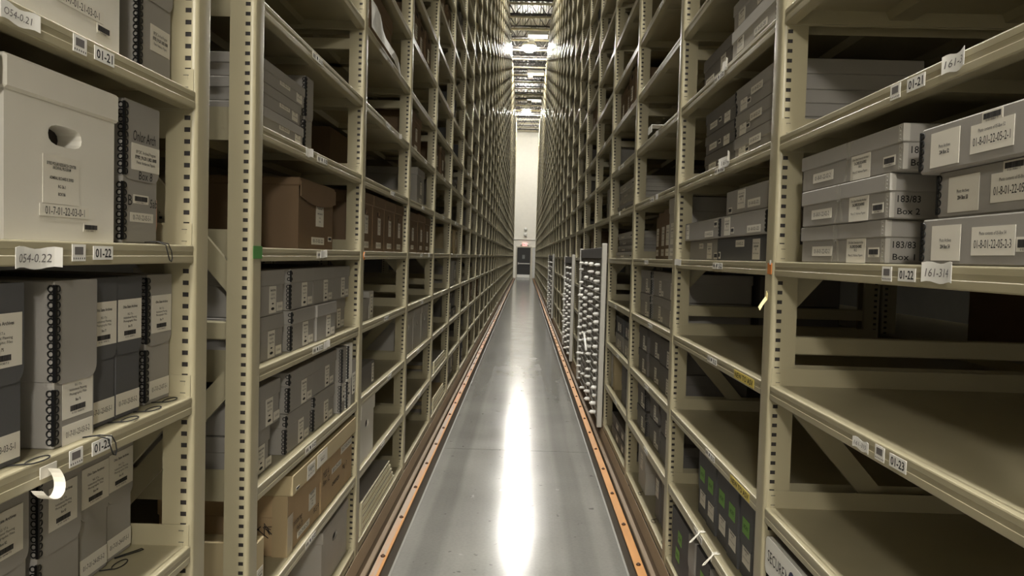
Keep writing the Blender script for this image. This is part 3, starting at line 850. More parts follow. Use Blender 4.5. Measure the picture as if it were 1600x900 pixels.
box('case', -1, 1.452, 1.592, Z(0), .268, .722, 'gray', 'worn grey document case with marker writing and pink paper, shelf 01-22', d=.3, lace='near', labels=((1.535, .165, .112, .05, PA), (1.523, .085, .06, .017, barc()), (1.527, .05, .092, .018, codes('01-7-01-22-05-5-1'))), marks=((1.53, .205, .02, .09, 'Onlor Arch', .15), (1.535, .131, .016, .055, 'Box 8', .1), (1.481, .082, .02, .015, 'B', 0), (1.575, .08, .017, .03, '5ab', .1)), cord=('hang', 1.545))
thing('paper_sheet', 'pink paper edge sticking out behind the worn grey case, shelf 01-22', 'paper', (-.735, 1.598, Z(0)+.001), ROT[-1], me=one(lambda b: b.prism([(-.003, 0), (.012, .002), (.022, .04), (.02, .09), (-.003, .09)], 0, .2, PINK)))
def osa_case(Y0, Y1, X, color, label, no, cd, lv, lace=None, cord='lie', low=False, pap=None, **k):
    w = Y1-Y0; yc = (Y0+Y1)/2
    lw = min(.1, w-.006)
    ls = [(yc+(.008 if lace else 0), .185 if not low else .083, lw if not lace else lw-.012, .078 if not low else .082, archl(OSA, no))]
    if cd: ls.append((yc+(.008 if lace else 0), .028 if not low else .016, lw if not lace else lw-.012, .038 if not low else .032, codes(cd)))
    return box('case', -1, Y0, Y1, Z(lv), .267, X, color, label, d=.32, lace=lace, labels=tuple(ls), cord=(cord, min(yc+.03, 1.615)) if cord else None, **k)
osa_case(1.04, 1.152, .715, 'slate', 'dark document case at the left picture edge, shelf 01-23', 'Box 75', '01-7-01-23-03-5-1', -1, cord='lie')
osa_case(1.217, 1.338, .708, 'gray', 'tall pale grey document case standing proud with thick black lacing, shelf 01-23', 'Box 76', '01-7-01-23-03-5-2', -1, lace='near', low=True, cord='hang', lid=.62)
osa_case(1.344, 1.437, .725, 'slate', 'dark grey document case between proud grey case and its twin, shelf 01-23', 'Box 77', '01-7-01-23-05-5-1', -1)
osa_case(1.441, 1.535, .727, 'slate', 'dark grey document case beside the laced grey end case, shelf 01-23', 'Box 78', '01-7-01-23-05-5-2', -1)
osa_case(1.578, 1.690, .738, 'gray', 'grey document case with black lacing at shelf end, shelf 01-23', 'Box 79', '01-7-01-23-07-5-1', -1, lace='near')
osa_case(1.165, 1.298, .80, 'gray', 'grey document case cut off at lower left picture edge, shelf 01-24', 'Box 82', None, -2)
osa_case(1.322, 1.455, .80, 'gray', 'grey document case with lacing behind curled paper tag, shelf 01-24', 'Box 83', None, -2, lace='near', lid=.6)
osa_case(1.470, 1.574, .81, 'gray', 'grey document case second from the shelf end, shelf 01-24', 'Box 84', '01-7-01-24-05-5-2', -2)
osa_case(1.578, 1.682, .815, 'gray', 'last grey document case with cord loop on open shelf, shelf 01-24', 'Box 85', '01-7-01-24-07-5-1', -2, cord='big')
for i, (y0, y1, l) in enumerate(((.9, 1.2, -1), (1.22, 1.62, -1), (1.0, 1.5, -2))):
    box('flat', -1, y0, y1, Z(l), .25, 1.2, 'slate', f'dark archive box in the back row, {ORD[i+1]} along behind the left cases', d=.3, group='back row boxes')

# ---- left rack, second bay
for i, (y0, y1) in enumerate(((2.14, 2.61), (2.14, 2.565), (2.14, 2.60))):
    col = 'gray'; z = Z(1)+.07*(2-i) if i < 2 else Z(1)
    box('flat', -1, y0, y1, Z(1)+.066*(2-i), .065, .712, 'gray', ('topmost','middle','lowest')[i]+' flat grey box of the stack above eye level, left', lid=.45, labels=((y0+.26, .032, .1, .016, codes('01-7-02-21-0')), (y1-.06, .03, .06, .045, OSU)), d=.4)
box('case', -1, 2.70, 2.80, Z(1), .262, .74, 'gray', 'grey document case with lacing behind the flat box stack, left', lace='near', d=.3)
FLAP = BOXC['brown']
b_ = box('record', -1, 2.585, 3.06, Z(0), .236, .717, 'brown', 'large brown carton with curved flap and white label, eye level left', lid=.12, d=.42, labels=((2.86, .125, .105, .085, BYRD), (2.84, .03, .17, .026, code('01-7-02-22')), (3.01, .04, .05, .018, barc())), hole=(.18, .04, .013))
part('front_flap', one(lambda b: b.prism([(-.235, .0)]+[(-.235+.47*i/10, -.05-.022*math.sin(math.pi*min(1, i/10*1.0))) for i in range(11)]+[(.235, .0)], -.004, -.0005, FLAP)), b_, (0, 0, .224))
box('plain', -1, 3.10, 3.36, Z(0), .2, .80, 'brown', 'plain brown carton standing behind the large brown carton, left', d=.4)
def smallbox(side, Y0, Y1, z, X, label, color='gray', lace=None, h=.132, d=.34, marks=(), lbl=True, group='small lidded boxes'):
    w = Y1-Y0; yl = Y0+w*(.6 if side < 0 else .42)
    ls = ((yl, h*.34, .062, h*.6, TALL), (yl+.068*(1 if side < 0 else -1), h*.16, .055, .026, SMALLP)) if lbl else ()
    return box('lidbox', side, Y0, Y1, z, h, X, color, label, lid=.34, lace=lace, labels=ls, d=d, marks=marks, group=group)
for i, (y0, y1, lc, X) in enumerate(((2.15, 2.41, 'near', .71), (2.475, 2.752, 'near', .71), (2.76, 3.06, None, .714), (3.075, 3.36, None, .72))):
    smallbox(-1, y0, y1, Z(-1)+.133, X, f'small grey box on the upper tier below the brown carton, {ORD[i+1]} along', lace=lc)
for i, (y0, y1, lc, X) in enumerate(((2.15, 2.43, None, .716), (2.485, 2.765, 'near', .708), (2.78, 3.065, None, .704), (3.13, 3.395, None, .745))):
    smallbox(-1, y0, y1, Z(-1), X, f'small grey box on the lower tier below the brown carton, {ORD[i+1]} along', lace=lc)
for i, (y0, y1, lc, X) in enumerate(((2.15, 2.385, None, .71), (2.47, 2.767, 'near', .708), (2.775, 3.125, None, .714))):
    smallbox(-1, y0, y1, Z(-2)+.134, X, f'small grey box on top tier beside white binders, {ORD[i+1]} along', lace=lc)
for i, (y0, y1, lc, X) in enumerate(((2.15, 2.33, None, .722), (2.47, 2.765, 'near', .716), (2.80, 3.11, 'near', .716))):
    smallbox(-1, y0, y1, Z(-2), X, f'small grey box under the top tier beside binders, {ORD[i+1]} along', lace=lc, marks=((2.2, .1, .02, .05, '87', 0),) if i == 0 else ())
box('case', -1, 3.14, 3.222, Z(-2), .268, .70, 'gray', 'narrow grey case first of the three upright ones, left', lace='near', d=.3, labels=((3.19, .1, .045, .11, TALL),))
box('case', -1, 3.232, 3.315, Z(-2), .272, .696, 'white', 'narrow white case with black lacing among upright ones, left', lace='near', d=.3, labels=((3.27, .1, .05, .11, TALL),))
box('case', -1, 3.322, 3.41, Z(-2), .19, .70, 'gray', 'short grey case last of the upright ones by the post, left', d=.3, labels=((3.37, .09, .06, .09, TALL),))
b_ = box('lidbox', -1, 2.475, 2.885, Z(-3), .198, .708, 'kraft', 'taped cardboard carton with marker scribbles, left lower shelf', lid=.36, d=.42, labels=((2.78, .1, .09, .07, BYRD), (2.67, .028, .15, .022, code('01-7-02-25'))), marks=((2.60, .085, .022, .1, 'photos neg', .2), (2.62, .055, .018, .08, '1968-70', .2), (2.835, .045, .02, .07, 'RG 9', .1)))
part('packing_tape', one(lambda b: (b.box(-.208, -.15, -.0012, .0028, .0, .13, TAPE), b.box(-.2062, -.2015, 0, .05, .0, .198, TAPE))), b_)
part('side_writing', cached(('marker', 'side'), lambda b: [b.tube([(-.2022, .03+.01*k+.02*math.sin(k*2.1), .075+.025*math.cos(k*1.7)), (-.2022, .06+.010*k+.02*math.cos(k*1.3), .095+.02*math.sin(k*2.9)), (-.2022, .045+.010*k, .07+.02*math.sin(k*1.1))], .0016, INK, 4) for k in range(9)]), b_)
box('plain', -1, 2.892, 3.41, Z(-3), .19, .708, 'kraft', 'long cardboard carton with marker scribbles next to taped carton, left', d=.42, labels=((3.30, .165, .2, .03, code('01-7-02-25-0')), (3.13, .12, .16, .022, code('01-7-02'))), marks=((2.96, .14, .026, .09, 'MSS 4', .2), (2.965, .11, .022, .1, 'film 12', .2), (3.12, .07, .024, .12, 'oversize', .2), (3.27, .09, .022, .08, 'neg 3', .2)))
box('flat', -1, 2.465, 3.40, Z(-3)+.199, .068, .69, 'tan', 'long flat tan box lying across the two cardboard cartons, left', lid=.96, d=.4, labels=((2.68, .03, .1, .05, OSU), (2.83, .034, .14, .048, PHOTO('9')), (2.52, .016, .04, .01, barc())))
box('plain', -1, 2.14, 2.205, Z(-3), .17, .694, 'tan', 'narrow cream box beside the post on the carton shelf, left', d=.3, labels=((2.17, .06, .05, .06, OSU),))
box('record', -1, 2.96, 3.40, Z(-4), .235, .715, 'lgray', 'pale grey record box with oval hand hole below cartons, left', lid=.2, d=.42, hole=(.15, .04, .016))

# ---- left rack, third bay
box('record', -1, 3.72, 4.30, Z(3), .255, .722, 'brown', 'brown record box with hand hole near the top, left third bay', lid=.3, d=.4, hole=(.14, .04, .016))
thing('paper_sheet', 'large white paper sheet drooping over the upper shelf edge, left', 'paper', (-.70, 3.95, Z(3)+.001), ROT[-1], me=one(lambda b: [b.add([(-.42+.84*i/10, -.016-.01*math.sin(i), .13-.012*i), (-.42+.84*(i+1)/10, -.016-.01*math.sin(i+1), .13-.012*(i+1)), (-.42+.84*(i+1)/10, -.02, .004-.05*max(0, (i-6)/4)), (-.42+.84*i/10, -.02, .004-.05*max(0, (i-7)/4)),
    (-.42+.84*i/10, -.015-.01*math.sin(i), .13-.012*i), (-.42+.84*(i+1)/10, -.015-.01*math.sin(i+1), .13-.012*(i+1)), (-.42+.84*(i+1)/10, -.019, .004-.05*max(0, (i-6)/4)), (-.42+.84*i/10, -.019, .004-.05*max(0, (i-7)/4))], [(0,1,2,3), (7,6,5,4), (0,4,5,1), (2,6,7,3)], CARD) for i in range(10)]))
box('plain', -1, 3.9, 4.75, Z(1), .28, .95, 'brown', 'big dark brown carton set back on upper shelf, left third bay', d=.5, labels=((4.55, .14, .13, .13, OSU),))
for i, y0 in enumerate((3.51, 3.83, 4.145, 4.465)):
    box('record', -1, y0, y0+.308, Z(0), .272, .712, 'brown', f'brown record box in the eye-level row of four, {ORD[i+1]} along', lid=.2, d=.4, labels=((y0+.17, .125, .075, .085, BYRD), (y0+.16, .03, .13, .03, code('01-7-03')),), hole=(.185, .035, .015), group='row of brown record boxes')
box('case', -1, 3.6, 3.78, Z(-1), .105, .72, 'gray', 'low grey box leaning under the brown record boxes, left', d=.3, lid=.4)
box('plain', -1, 3.80, 3.9, Z(-1), .135, .72, 'lgray', 'pale grey narrow box beside the low grey box, left', d=.3, labels=((3.85, .07, .06, .1, TALL),))
box('plain', -1, 3.62, 3.93, Z(-2), .12, .715, 'dgray', 'dark box with white label alone on its shelf, left third bay', d=.35, labels=((3.89, .06, .05, .09, TALL),))
box('record', -1, 3.575, 3.905, Z(-3), .285, .702, 'white', 'white record box with oval hand hole, left third bay', lid=.26, d=.4, hole=(.165, .04, .02))
def board(k): return cached(('board', k), lambda b: (b.cbox(-.48, .45-.04*k, 0, .6, 0, .03, .002, BOXC['tan'] if k % 2 else BOXC['gray']), b.box(-.481, .451-.04*k, -.003, .001, .002, .008, CHORD), b.box(-.481, .451-.04*k, -.003, .001, .02, .028, CHORD), b.box(-.484, -.45, -.006, .004, 0, .031, CHORD)))
for k in range(5):
    thing('portfolio_board', f'flat metal-edged portfolio box on the bottom shelf stack, {ORD[5-k]} from top', 'portfolio', (-.70, 4.06, Z(-4)+.0315*k+.001), ROT[-1], 'flat portfolios on the bottom shelf', me=board(k))
for l, n in ((-4, 4), (-3, 3)):
    for k in range(n):
        thing('portfolio_board', f'flat portfolio box stacked {ORD[n-k]} from top, {"bottom shelf" if l == -4 else "third shelf down"}, fifth bay, left rack', 'portfolio', (-.70, 6.92, Z(l)+.0315*k+.001), ROT[-1], 'flat portfolios on the bottom shelf', me=board(k))
# ---- left rack, fourth bay
for i, (y0, y1, l, h, col, hole) in enumerate(((5.35, 5.72, 1, .25, 'gray', True), (4.95, 5.42, 0, .262, 'brown', True), (5.44, 5.78, 0, .27, 'brown', True), (5.80, 6.12, 0, .262, 'brown', True), (4.90, 5.30, -2, .275, 'lgray', True), (5.32, 5.70, -2, .275, 'lgray', True), (5.74, 6.12, -2, .275, 'lgray', True), (5.0, 5.5, 2, .25, 'brown', True))):
    box('record', -1, y0, y1, Z(l), h, .712, col, f'{ {"gray":"grey","brown":"brown","lgray":"pale grey"}[col] } record box, {ORD[[0,0,1,2,0,1,2,0][i]+1]} along {"eye-level shelf" if l == 0 else lword(l)+" shelf"}, fourth bay, left rack', d=.4, labels=() if col == 'lgray' else (((y0+y1)/2+.02, .12, .08, .085, BYRD), ((y0+y1)/2, .035, .12, .028, SMALLP)), hole=(h*.62, .035, .018))

# ---- right rack, first bay
def b183(i, Y0, Y1, z, X, no):
    b = box('lidbox', 1, Y0, Y1, z, .0838, X, 'gray', f'lidded grey box numbered 183/83, {("lowest","middle","topmost")[i]} of its taped stack, shelf 01-22', lid=.40, d=.36,
        labels=((1.81, .026, .12, .022, codes('01-8-01-22-02-2')), ({'1': 1.626, '2': 1.61, '3': 1.61}[no], .027, .092, .052, OSU), ({'1': 1.543, '2': 1.522, '3': 1.483}[no], .022, .048, .019, barc())))
    # marker numbers on the end towards the camera
    m = cached(('marker_end', no), lambda b: (b.text('183/83', 0, .034, .0125, INK, y=-.0003, width=.043, bold=.01), b.text('Box '+no, .0, .011, .0115, INK, y=-.0003, width=.042, bold=.01)))
    part('marker_writing', m, b, ((Y1-Y0)/2-.004, .039, .003), (0, 0, R(90)), 'handwritten 183/83 Box '+no)
    # riveted metal edge strips
    def strips(b2):
        w = Y1-Y0
        for z0, z1, e in ((.002, .048, -.0035), (.052, .083, 0)):
            b2.box(w/2-.016+e, w/2+e+.0006, -.0006-e*.9, .012, z0, z1, BOXC['lgray'])
            b2.box(w/2+e-.001, w/2+e+.0008, -.0006-e*.9, .010, z0, z1, BOXC['lgray'])
            zz = z0+.004
            while zz < z1-.003:
                b2.lathe([(.0018, 0), (.001, .0012)], BOXC['gray'], 6, Matrix.Translation((w/2+e-.009, -.0006-e*.9, zz)) @ Matrix.Rotation(R(90), 4, 'X')); zz += .007
    part('metal_edge', one(strips), b)
    def film(b2):
        x = (Y1-Y0)/2-.25
        for dx, tw in ((0, .014), (.016, -.008)):
            b2.add([(x+dx, -.0012, .083), (x+dx+.012, -.0012, .083), (x+dx+.012+tw*.3, -.0012, .046), (x+dx+tw*.3, -.0012, .046)], [(0, 3, 2, 1)], FILM)
            b2.add([(x+dx+tw*.3, .0018, .05), (x+dx+.012+tw*.3, .0018, .05), (x+dx+.012-tw, .0018, .001), (x+dx-tw, .0018, .001)], [(0, 3, 2, 1)], FILM)
    part('plastic_band', one(film), b)
FILM = bpy.data.materials.new('clear plastic film'); FILM.use_nodes = True
_b = FILM.node_tree.nodes['Principled BSDF']; _b.inputs['Base Color'].default_value = srgb(200, 196, 186); _b.inputs['Roughness'].default_value = .18; _b.inputs['Alpha'].default_value = .35
b183(0, 1.493, 1.945, Z(0), .702, '1'); b183(1, 1.472, 1.935, Z(0)+.0845, .697, '2'); b183(2, 1.428, 1.945, Z(0)+.169, .697, '3')
for i, (y0, y1, X, n, dz) in enumerate(((.99, 1.333, .692, '54', 0), (.97, 1.304, .70, '53', .076), (.985, 1.338, .686, '52', .15))):
    yl = y1
    box('plain', 1, y0, y1, Z(0)+dz, .0745, X, 'gray', f'flat grey photo box with black lacing, {("lowest","middle","topmost")[i]} of the right-hand stack, 01-22', d=.4, lace='far',
        labels=((yl-.075, .035, .085, .056, PHOTO(n)), (yl-.2, .036, .105, .042, PCODE('01-8-01-22-05-2-'+str(3-i), n)), ((yl-.28, .03, .05, .02, barc()) if i == 0 else (yl-.2, .0645, .05, .015, barc()))))
b_ = thing('equipment_case', 'dark grey equipment case with white front panel lettered SECURE, lower right', 'case', (.692, 1.72, Z(-3)+.001), ROT[1])
part('body', one(lambda b: b.cbox(-.35, .21, .012, .5, 0, .262, .004, BOXC['dgray'])), b_)
def wpanel(b):
    pts = []
    for cx, cz, a0 in ((.202, .262-.018, 0), (-.342, .262-.018, 90), (-.342, .165+.018, 180), (.202, .165+.018, 270)):
        for i in range(5):
            a = R(a0+90*i/4); pts.append((cx+.018*math.cos(a)-.005, cz+.018*math.sin(a)))
    b.prism(pts, 0, .012, WHITEP)
part('front_panel', one(wpanel), b_)
def seclet(b):
    b.text('SECURE', -.10, .212, .03, INK, y=-.0004, width=.13, bold=.0)
    b.prism([(-.028, .205), (-.024, .216), (-.028, .227), (-.018, .216)], -.0006, 0, INK)
    pts = [(.02+.024*math.cos(R(a)), -.0006, .212+.026*math.sin(R(a))) for a in range(0, 360, 15)]
    n = len(pts); inn = [(.02+.015*math.cos(R(a)), -.0006, .212+.017*math.sin(R(a))) for a in range(0, 360, 15)]
    b.add(pts+inn, [(i, (i+1) % n, n+(i+1) % n, n+i) for i in range(n)], BLUEINK)
part('lettering', one(seclet), b_, (-.178, 0, .004))

# ---- right rack, second bay
for i, (y0, y1, dz, h, X, col, lc, lb) in enumerate(((2.20, 2.68, 0, .1, .70, 'lgray', 'near', 'lowest pale grey'), (2.22, 2.72, .101, .1, .712, 'gray', None, 'upper grey'))):
    box('flat', 1, y0, y1, Z(2)+dz, h, X, col, lb+' flat box near the top of the right second bay', d=.4, lid=.4, lace=lc, labels=((y1-.1, h*.45, .075, .06, OSU), (y0+.16, h*.3, .13, .022, codes('01-8-02-20'))), tilt=R(0))
box('flat', 1, 2.74, 3.16, Z(2), .12, .715, 'dgray', 'dark flat box beside paper tag near top, right second bay', d=.42, labels=((2.86, .055, .07, .07, OSU), (3.06, .03, .13, .022, codes('01-8-02-20'))))
rows = (('lowest', 0), ('middle', .075), ('topmost', .15))
for nm, dz in rows:
    hh = .0735 if nm != 'topmost' else .085
    box('flat', 1, 2.215, 2.66, Z(1)+dz, hh, .716, 'gray', f'{nm} flat grey box of the near stack, first shelf above eye level, right', d=.4, lid=.5, lace='far' if nm != 'lowest' else None, labels=((2.57, hh*.45, .075, .062, OSU), (2.42, hh*.55, .12, .022, codes('01-8-02-21')), (2.51, hh*.3, .035, .016, barc())))
    box('flat', 1, 2.69, 3.12, Z(1)+dz, hh, .722, 'dgray', f'{nm} flat dark box of the far stack, first shelf above eye level, right', d=.4, lid=.5, labels=((2.8, hh*.45, .08, .06, OSU), (3.0, hh*.35, .11, .022, codes('01-8-02-21')), (2.9, hh*.4, .03, .016, barc())))
box('plain', 1, 2.848, 3.33, Z(0), .078, .722, 'gray', 'grey box with slot, lowest left of the eye-level stack, right rack', d=.4, labels=((2.98, .035, .075, .06, OSU), (3.12, .055, .07, .02, codes('01-8-02')), (2.88, .016, .05, .024, barc())))
box('plain', 1, 2.215, 2.838, Z(0), .078, .716, 'slate', 'dark box with lacing, lowest right of the eye-level stack, right rack', d=.4, lace='near', labels=((2.36, .036, .075, .062, OSU), (2.54, .056, .1, .022, codes('01-8-02-22')), (2.8, .018, .025, .024, barc())))
box('plain', 1, 2.77, 3.365, Z(0)+.079, .072, .706, 'gray', 'long grey box with lacing, middle left of eye-level stack, right rack', d=.4, lace='near', labels=((3.31, .036, .05, .06, OSU), (2.93, .018, .13, .022, codes('01-8-02-22')), (2.83, .05, .045, .02, barc())))
box('plain', 1, 2.235, 2.755, Z(0)+.079, .072, .706, 'gray', 'grey box with lacing at the post, middle right of eye-level stack', d=.4, lace='near', labels=((2.67, .036, .075, .06, OSU), (2.36, .018, .14, .022, codes('01-8-02-22')), (2.6, .02, .035, .02, barc())))
box('plain', 1, 2.22, 2.715, Z(0)+.152, .08, .712, 'gray', 'topmost grey box of the eye-level stack, second bay, right rack', d=.4, labels=((2.53, .045, .085, .06, OSU), (2.39, .025, .13, .024, codes('01-8-02-22')), (2.66, .015, .04, .02, barc())))
for i, (tier, dz) in enumerate((('lower', 0), ('upper', .134))):
    box('plain', 1, 3.56, 3.98, Z(-1)+dz, .132, 1.09, 'dgray', f'dark box at the back behind small grey boxes, {tier} of two, third bay right', d=.36, group='back row boxes')
GRN = (('text', 'MARBUT', 0, 0, .012, .7),)
for i in range(6):
    y0 = 2.20+.149*i
    box('case', 1, y0, y0+.135, Z(-3), .268, .735+.004*(i % 2), 'slate', f'tall dark case with green label, {ORD[i+1]} from the near post, right rack', d=.34, lid=.62, labels=((y0+.07, .165, .075, .05, ((GRN[0]),)), (y0+.065, .082, .085, .075, OSU)), group='tall dark cases with green labels')
for o in list(C.objects):
    if o.name.startswith('paper_label') and o.parent and o.parent.parent and 'green label' in o.parent.parent.get('label', '') and abs(o.location.z-.165) < 1e-4:
        o.data = cached(('green_label',), lambda b: (b.box(-.0375, .0375, -.0006, 0, -.025, .025, GREEN), b.text('ARCHIVE', 0, 0, .014, INK, y=-.0009, width=.05))); o.name = 'green_label'
for i, (y0, y1, col, X) in enumerate(((3.05, 3.40, 'slate', .705), (2.93, 3.04, 'gray', .70), (2.70, 2.92, 'slate', .705), (2.40, 2.69, 'gray', .70))):
    t = box('case', 1, y0, y1, Z(-4), .255, X, col, f'{ {"slate":"dark","gray":"grey"}[col] } case on bottom shelf below green-labelled cases, {ORD[4-i]} from near post', d=.36, lid=.5, lace='near' if i == 2 else None)
    if i in (0, 2): part('green_label', MESH[('green_label',)], t, (.0, -.0034, .165)); part('green_label', MESH[('green_label',)], t, (-.05, -.0008, .08))
for i, y in enumerate((2.83, 2.62, 2.41)):
    def loop(b):
        pts = [(0, .02, .002), (0, .002, .0025), (.0, -.003, -.004), (.004, -.012, -.012), (.01, -.03, -.03), (.004, -.036, -.036), (-.004, -.03, -.032), (-.006, -.012, -.014), (-.003, -.003, -.003), (-.006, .004, .0025), (-.006, .024, .002)]
        b.tube(pts, .0018, STRING, 6)
        b.tube([(-.016, .02, .0024), (-.016, .0, .0026), (-.016, -.002, -.03)], .0016, STRING, 6)
    thing('string_loop', f'white string loop tied round the shelf lip, {ORD[i+1]} from the far post', 'string', (.689, y, Z(-3)+.001), ROT[1], 'white string loops on the shelf lip', me=cached(('string_loop',), loop))

# ---- right rack, third bay
for i, (y0, y1, h, col, kd) in enumerate(((3.57, 3.78, .285, 'lgray', 'case'), (3.80, 4.02, .25, 'brown', 'case'), (4.04, 4.3, .245, 'brown', 'case'), (4.32, 4.5, .235, 'brown', 'plain'))):
    box(kd, 1, y0, y1, Z(0), h, .712+.02*i, col, f'{ {"lgray":"white-labelled pale","brown":"brown"}[col] } upright box, {ORD[i+1]} from near post, eye-level third bay, right', d=.38, labels=((y0+.12, .12, .085, .1, OSU), (y0+.12, .035, .09, .035, SMALLP)), lid=.25)
for l, ys in ((-1, ((3.58, 3.94), (3.96, 4.32), (4.34, 4.72))), (-2, ((3.60, 4.0), (4.02, 4.38), (4.40, 4.72))), (-3, ((3.58, 3.9), (3.98, 4.3), (4.36, 4.7)))):
    for tier, dz in (('lower', 0), ('upper', .133)):
        for i, (y0, y1) in enumerate(ys):
            smallbox(1, y0+(.05 if tier == 'upper' and l == -3 else 0), y1, Z(l)+dz, .725+.01*(i % 2), f'small grey box, {tier} tier, {ORD[i+1]} from near post, {lword(l)}, third bay, right', color='dgray' if l < -1 else 'gray', lace='near' if (i+l) % 2 else None)
for i, (y0, y1, h, col) in enumerate(((3.60, 3.84, .25, 'dgray'), (3.9, 4.02, .27, 'dgray'), (4.36, 4.62, .262, 'lgray'))):
    box('case', 1, y0, y1, Z(-4), h, .735, col, f'tall case on the bottom shelf, {ORD[i+1]} from near post, third bay, right', d=.36, labels=(((y0+y1)/2, .16, .08, .09, OSU),), cord=('lie', y0+.05))
box('flat', 1, 3.6, 4.5, Z(2), .09, .80, 'tan', 'long tan box lying high up in the third bay, right rack', d=.4)
# ---- right rack, fourth bay
for l, n, h, cols in ((1, 4, .048, ('dgray', 'lgray', 'lgray', 'lgray')), (0, 4, .044, ('gray', 'gray', 'gray', 'lgray'))):
    for i in range(n):
        box('flat', 1, 4.95+.02*(i % 2), 5.95-.03*i, Z(l)+i*(h+.0006), h, .715+.006*(i % 3), cols[i], f'flat box, {ORD[i+1]} from bottom of the stack, {"eye-level" if l == 0 else "upper"} shelf, fourth bay, right', d=.4, lid=.5, labels=((5.15, h*.4, .06, .02, barc()), (5.6, h*.5, .16, .024, SMALLP)), lace='near')
for tier, dz in (('lower', 0), ('upper', .12)):
    for i, (y0, y1) in enumerate(((5.0, 5.4), (5.44, 5.86))):
        box('lidbox', 1, y0, y1, Z(-2)+dz, .118, .72, 'gray' if tier == 'lower' else 'slate', f'small {"grey" if tier == "lower" else "dark"} box, {tier} tier, {ORD[i+1]} from near post, fourth bay, right', labels=((y0+.16, .05, .07, .07, TALL), (y0+.27, .05, .07, .07, OSU)))
for i, (y0, y1, col) in enumerate(((5.0, 5.2, 'slate'), (5.22, 5.44, 'dgray'), (5.9, 5.99, 'tan'), (6.02, 6.08, 'lgray'))):
    box('case', 1, y0, y1, Z(-3), .25+.01*(i % 2), .725, col, f'upright {ORD[i+1]} case from near post, third shelf down, fourth bay, right', d=.36)
for i in range(2):
    box('flat', 1, 5.0, 5.9, Z(-4)+.085*i, .084, .72, 'dgray', f'{("lower","upper")[i]} flat dark box on the bottom shelf, fourth bay, right', labels=((5.3, .04, .1, .06, OSU), (5.6, .04, .12, .06, OSU)))

# ---- racks behind (back to back with these), glimpsed through the empty shelves
for i, y0 in enumerate((1.25, 1.62, 1.99, 2.36, 2.73)):
    box('plain', 1, y0, y0+.34, Z(-1)+.02, .25, 1.75, 'brown', f'brown carton on the rack behind, {ORD[i+1]} along past empty right shelf', d=.4, group='cartons on the rack behind')
def rear_rack(s):
    t = thing('rear_rack', f'dim neighbouring rack seen through the open bays behind the {SIDE[s]} rack', 'rack', (s*1.66, 4, 0))
    for l in range(-4, 4):
        part('shelf', one(lambda b: b.box(min(0, s*.84), max(0, s*.84), -3.6, 3.5, lev(l)-.02, lev(l)+.018, DECKM)), t)
    for y in (-3.55, -.35, 3.4): part('post', POST, t, (0, y, 0), (0, 0, R(90)*-s))
for s in (-1, 1): rear_rack(s)

# ---- cabinets of rolled maps on the right
CABM = mat('pale cabinet paint', srgb(184, 181, 172), .45, var=.03)
def roll_cabinet(y0, y1, ztop, cols, rows_, X, label, glabel):
    t = thing('map_roll_cabinet', label, 'cabinet', (X, (y0+y1)/2, 0), ROT[1], 'cabinets of rolled maps')
    w = y1-y0; dp = .06
    part('side_post', one(lambda b: b.cbox(w/2-.05, w/2, 0, .04, .148, ztop+.02, .004, CABM)), t)
    part('side_post', one(lambda b: b.cbox(-w/2, -w/2+.04, 0, .04, .148, ztop, .004, CABM)), t)
    part('top_beam', one(lambda b: b.cbox(-w/2+.04, w/2-.05, .01, .04, ztop-.1, ztop-.01, .003, BOXC['dgray'])), t)
    part('back_board', one(lambda b: b.box(-w/2+.04, w/2-.05, .034, .04, .16, ztop-.1, BOXC['lgray'])), t)
    def grid(b):
        for r in range(rows_+1):
            z = .17+(ztop-.29)*r/rows_
            b.box(-w/2+.04, w/2-.05, .02, .034, z-.003, z+.003, BOXC['gray'])
        for c in range(cols+1):
            x = -w/2+.05+(w-.11)*c/cols
            b.box(x-.003, x+.003, .022, .034, .17, ztop-.12, BOXC['gray'])
    part('cell_grid', one(grid), t)
    def brace(b):
        b.tube([(-w*.1, -.004, .75), (w*.02, -.004, .62)], .012, WHITEP, 6)
    if rows_ > 15: part('latch_bar', one(brace), t)
    roll = cached(('map_roll',), lambda b: (b.lathe([(.021, 0), (.0215, .024), (.019, .031), (.011, .029), (.009, .012)], CARD, 12, Matrix.Rotation(R(90), 4, 'X')), b.lathe([(.006, .0), (.0065, .036), (.003, .038)], CARD, 8, Matrix.Rotation(R(90), 4, 'X'))))
    rr = random.Random(int(y0*100))
    for r in range(rows_):
        for c in range(cols):
            if rr.random() < .1: continue
            x = -w/2+.05+(w-.11)*(c+.5)/cols+rr.uniform(-.02, .02); z = .17+(ztop-.29)*(r+.5)/rows_
            p = Vector((X, (y0+y1)/2, 0))+Vector((.05, -x, 0)); o = thing('map_roll', glabel, 'map', (X+.0195, (y0+y1)/2-x, z), ROT[1], glabel, me=roll)
            k = rr.uniform(.75, 1.15); o.scale = (k*1.15, rr.uniform(.8, 1.5), k*.72)
roll_cabinet(6.26, 8.80, 1.60, 4, 19, .640, 'white-framed cabinet packed with rolled maps in front of right rack', 'white end of a rolled map in the nearest map cabinet')
roll_cabinet(10.2, 12.2, 1.52, 3, 15, .640, 'second cabinet of rolled maps farther along the right rack', 'pale end of a rolled map in the second map cabinet')
roll_cabinet(17.3, 20.6, 1.55, 3, 12, .640, 'small distant third cabinet of rolled maps, right rack', 'tiny white end of a rolled map in the distant cabinet')

